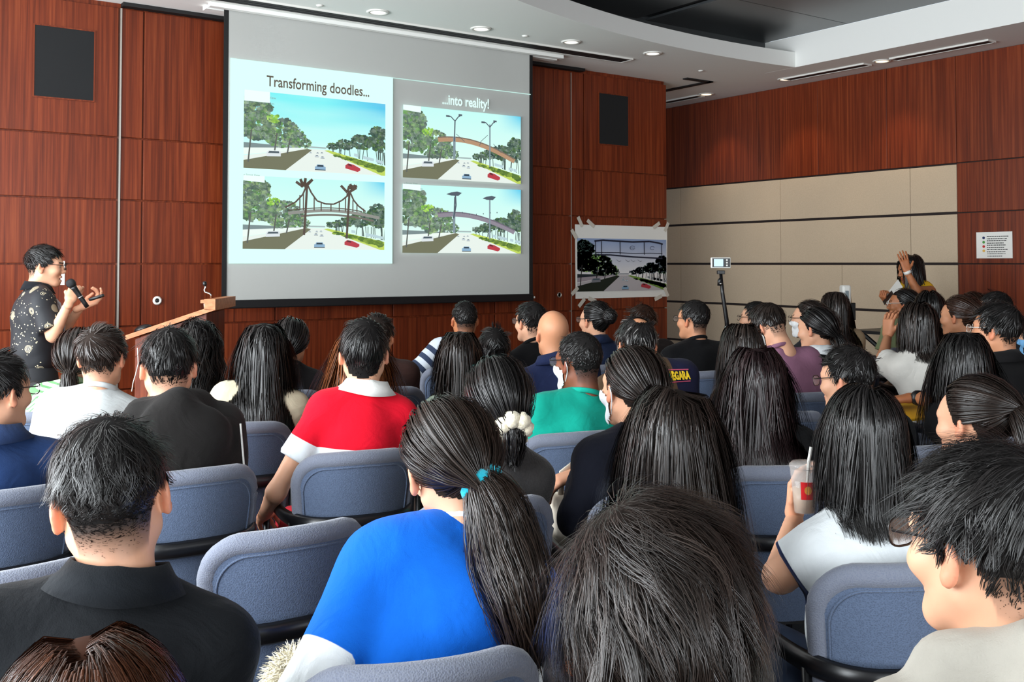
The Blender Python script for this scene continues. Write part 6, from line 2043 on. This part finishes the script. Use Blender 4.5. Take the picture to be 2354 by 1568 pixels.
m = MB(); m.tube([(-.050, .10, 1.322), (-.048, .10, 1.345), (-.058, .10, 1.352), (-.085, .10, 1.362), (-.088, .10, 1.375), (-.080, .10, 1.39), (-.084, .10, 1.40)], .0045, 8); gm = m.build('gooseneck', M_CHROME, lc, smooth=True)
m = MB(); m.tube([(-.083, .10, 1.395), (-.085, .10, 1.405), (-.087, .10, 1.418), (-.088, .10, 1.426)], [.006, .012, .012, .006], 12); m.build('microphone_head', M_PLASTIC_B, gm, smooth=True)
# mouse-like desk unit on the low end, loose cable
f = Field(.005, .01)
f.ell((0, 0, 0), (.052, .04, .026)); f.plane((0, 0, -.004), (0, 0, -1))
V, Q = f.mesh()
o = link('computer_mouse', mesh_np('computer_mouse', V, Q), M_PLASTIC_B); o.parent = None
mw = Matrix.Translation((base[0], base[1], 0)) @ Matrix.Rotation(-YAW + R(4), 4, 'Z') @ Matrix.Translation((-.445, .10, 1.1415)) @ Matrix.Rotation(R(-18.5), 4, 'Y')
o.matrix_world = mw; tag(o, 'black computer mouse on the low end of the lectern top', 'computer mouse')
pts = [at(x_, y_, 5.85) for x_, y_ in ((316, 800), (318, 835), (312, 860), (306, 880), (303, 900))]
o = MB().tube([p - pts[0] for p in pts], .003, 6).build('cable', M_PLASTIC_W, None, smooth=True); o.location = pts[0]; tag(o, 'thin white cable hanging under the lectern', 'cable')

# ================================================================== phone on a tripod
c = at(1657, 604, 7.6)
tp = tag(empty('tripod', (c[0], c[1], 0), -YAW), 'black tripod with a tilted centre pole holding a phone', 'tripod')
zt = c[2] - .075
m = MB(); m.tube([(0, 0, zt - .01), (.012, 0, zt - .16), (.042, 0, 1.10), (.06, 0, .80)], [.012, .015, .017, .020], 10); m.build('centre_pole', M_TUBE, tp, smooth=True)
m = MB(); m.box((-.028, -.02, zt - .012), (.028, .02, zt + .016), ch=.004); m.build('clamp', M_PLASTIC_B, tp)
m = MB(); m.tube([(-.012, 0, zt - .10), (-.012 + .002, 0, zt - .06), (.006, 0, zt - .045)], .016, 10); m.build('ball_head', M_PLASTIC_B, tp, smooth=True)
m = MB(); m.tube([(-.005, -.03, zt - .085), (-.005, -.002, zt - .085)], .010, 10); m.build('knob', M_CHROME, tp, smooth=True)
m = MB(); m.tube([(.052, 0, 1.0), (.048, 0, 1.06)], .026, 12); m.build('collar', M_CHROME, tp, smooth=True)
for k in range(3):
    a_ = R(80 + 120 * k); dx, dy = math.cos(a_), math.sin(a_)
    m = MB(); m.tube([(.05 + .02 * dx, .02 * dy, 1.02), (.05 + .22 * dx, .22 * dy, .5), (.05 + .40 * dx, .40 * dy, .008)], [.014, .012, .010], 8); m.build('leg', M_TUBE, tp, smooth=True)
ph = tag(empty('smartphone', tuple(c), -YAW), 'white-cased smartphone filming sideways on top of the tripod', 'phone')
MB().box((-.076, .001, -.040), (.076, .010, .040), ch=.005).build('case', M_PLASTIC_W, ph)
MB().box((-.064, -.001, -.034), (.070, .003, .034)).build('screen_glass', M_PLASTIC_B, ph)
MB().box((-.052, -.0022, -.028), (.018, -.0012, .028)).build('screen_image', simple('phone_screen_image', '9fc0d0', .4, emit='a8cdd8', estr=.8), ph)
for k in range(3): MB().lathe([(0, -.0022), (.007, -.0022), (.007, -.001), (0, -.001)], 12, axis=1).build('screen_button', M_PAPER, ph).location = (.046, 0, .02 - .02 * k)

# ================================================================== side table, sanitiser and music stand by the beige wall
t0 = on(1965, 757, 0, 8.62); zt_ = .88
p = at(1975, 757, 9.85)
tb = tag(empty('side_table', (8.70, p[1] - .55, 0)), 'black side table with slanted legs against the beige wall', 'table')
MB().box((-.28, -.75, zt_ - .03), (.30, .62, zt_)).build('tabletop', M_PLASTIC_B, tb)
for yy_ in (.55, -.68):
    MB().box((-.26, yy_ - .02, 0), (-.22, yy_ + .02, zt_ - .03)).build('leg', M_TUBE, tb)
    MB().box((.22, yy_ - .02, 0), (.26, yy_ + .02, zt_ - .03)).build('leg', M_TUBE, tb)
m = MB(); m.tube([(-.24, .5, .85), (-.24, -.62, .06)], .022, 8); m.build('brace', M_TUBE, tb)
c = at(1943, 677, 8.9)
sd_ = tag(empty('sanitiser_stand', (c[0], c[1], 0), -YAW), 'white hand-sanitiser dispenser on a slim stand in front of the beige wall', 'sanitiser')
MB().box((-.040, -.05, c[2] - .085), (.040, .05, c[2] + .085), ch=.018).build('dispenser', M_PLASTIC_W, sd_)
MB().box((-.016, -.054, c[2] - .06), (.014, -.049, c[2] + .035), ch=.002).build('sight_window', simple('grey_sight_window', '7f8b90', .3), sd_)
MB().box((-.004, .02, c[2] - .23), (.10, .06, c[2] - .075), ch=.006).build('drip_tray', M_PLASTIC_B, sd_)
m = MB(); m.tube([(.056, .03, .02), (.056, .03, c[2] - .05), (.045, .03, c[2] + .05)], .010, 8); m.build('pole', M_ALU, sd_, smooth=True)
m = MB(); m.lathe([(0, 0), (.17, 0), (.17, .012), (.03, .02), (0, .02)], 24, origin=(.056, .03, 0)); m.build('foot', M_PLASTIC_B, sd_, smooth=True)

# ================================================================== the iced drink
c = at(1849, 1110, 2.582)
cu = tag(empty('iced_drink_cup', (c[0], c[1], c[2] - .075)), 'clear plastic iced drink cup with a red label and white straw', 'cup')
def glassy(name, rgb, alpha):
    m_, nt, b = newmat(name); b.inputs['Base Color'].default_value = tuple(lin(rgb)) + (1,); b.inputs['Roughness'].default_value = .06; b.inputs['Alpha'].default_value = alpha; return m_
M_CUP = glassy('clear_cup_plastic', 'eee6e0', .26)
MB().lathe([(.026, 0), (.036, .115), (.0345, .115), (.025, .002)], 28).build('cup_wall', M_CUP, cu, smooth=True)
MB().lathe([(0, .002), (.0245, .002), (.0295, .062), (0, .062)], 24).build('drink', simple('milky_tea', 'c7a27c', .3), cu, smooth=True)
MB().lathe([(.037, .113), (.039, .118), (.037, .124), (.030, .130), (.012, .132), (.0, .132)], 28).build('lid', M_CUP, cu, smooth=True)
m = MB(); m.tube([(.006, 0, .03), (.016, -.002, .13), (.024, -.004, .165)], .0042, 8); m.build('straw', M_PLASTIC_W, cu, smooth=True)
# label wraps the side that faces the camera
V = []; Q = []
a0 = math.atan2(-AX_F[1], -AX_F[0])
for j in range(2):
    for i in range(9):
        a_ = a0 - .55 + 1.1 * i / 8; z = .038 + .045 * j; rr = .026 + .010 * z / .115 + .0012
        V.append((rr * math.cos(a_), rr * math.sin(a_), z))
for i in range(8): Q.append((i, i + 1, i + 10, i + 9))
link('label', mesh_np('label', np.array(V), np.array(Q)), simple('red_label', 'd0141c', .5), cu)
em = MB(); rr = .0325
for k in range(14):
    a_ = 2 * math.pi * k / 14
    em.v.append(((rr + .0012) * math.cos(a0 + .28 * math.cos(a_)), (rr + .0012) * math.sin(a0 + .28 * math.cos(a_)), .062 + .011 * math.sin(a_))); em.c.append((1, 1, 1))
em.f.append(tuple(range(14))); em.build('emblem', simple('gold_emblem', 'd9923a', .5), cu)

# ================================================================== bags, folder
IV = INFO['woman in the blue vest jacket']; c = IV['rootp'] + IV['Rb'] @ np.array([-.140, .355, .600])
rg = np.random.default_rng(3)
f = Field(.012, .03); f.ell((0, 0, .062), (.062, .070, .062)); f.plane((0, 0, .002), (0, 0, -1))
V, Q = f.mesh(); Nn = vnormals(V, Q)
bg_ = tag(empty('shaggy_bag', tuple(c), R(IV['by'])), 'shaggy cream bag tucked beside the woman in the blue jacket', 'bag')
link('bag_body', mesh_np('bag_body', V, Q, np.tile(lin('e2d8bc'), (len(V), 1))), M_KNIT, bg_)
P_, N_ = resample_roots(V, Q, Nn, np.ones(len(V)), 2600, rg)
j_ = rg.normal(0, .5, (2600, 3)); pts = [P_]
for i in range(1, 5): pts.append(pts[-1] + unit(N_ + j_ + np.array([0, 0, -.3 * i])) * .008)
PP = np.stack(pts, 1)
rv, rq, rc, rn = ribbons(PP, np.repeat(N_[:, None], 5, 1), np.full(2600, .0022), np.tile(lin('e9e0c6'), (2600, 1)))
so = link('fur', mesh_np('fur', rv, rq, rc, rn), M_FAB, bg_); so['kind'] = 'stuff'
IM = INFO['masked woman in navy']; c = IM['rootp'] + IM['Rb'] @ np.array([-.115, .27, .600])
tt = tag(empty('tote_bag', tuple(c), R(IM['by'])), 'cream cloth tote bag on the lap of the woman in navy', 'bag')
m = MB(); m.box((-.08, -.035, 0), (.08, .035, .20), ch=.015); m.build('bag_body', simple('cream_canvas', 'ddd3c2', .9), tt, smooth=True)
m = MB(); m.tube([(-.05, -.02, .19), (-.045, -.02, .27), (0, -.02, .30), (.045, -.02, .27), (.05, -.02, .19)], .008, 8, flat=(.4, 1.3)); m.build('handle', MATS['cream_canvas'], tt, smooth=True)
# watch and yellow folder of the woman with sleek hair
I = INFO['woman with the wristwatch']
w = I['W'][-1]; e = I['E'][-1]; dr = nrm(w - e)
m = MB(); m.tube([w - dr * .035, w - dr * .012], .0315, 14); m.build('watch_strap', M_PLASTIC_B, I['root'], smooth=True)
wp = at(2104, 942, 4.12)
o = MB().box((-.10, -.11, -.008), (.10, .11, .004), ch=.003).build('yellow_folder', simple('yellow_card', 'd9a21c', .6), None)
o.location = wp; o.rotation_euler = (R(8), R(-6), R(I['by'])); tag(o, 'yellow folder under the hand of the woman with the wristwatch', 'folder')
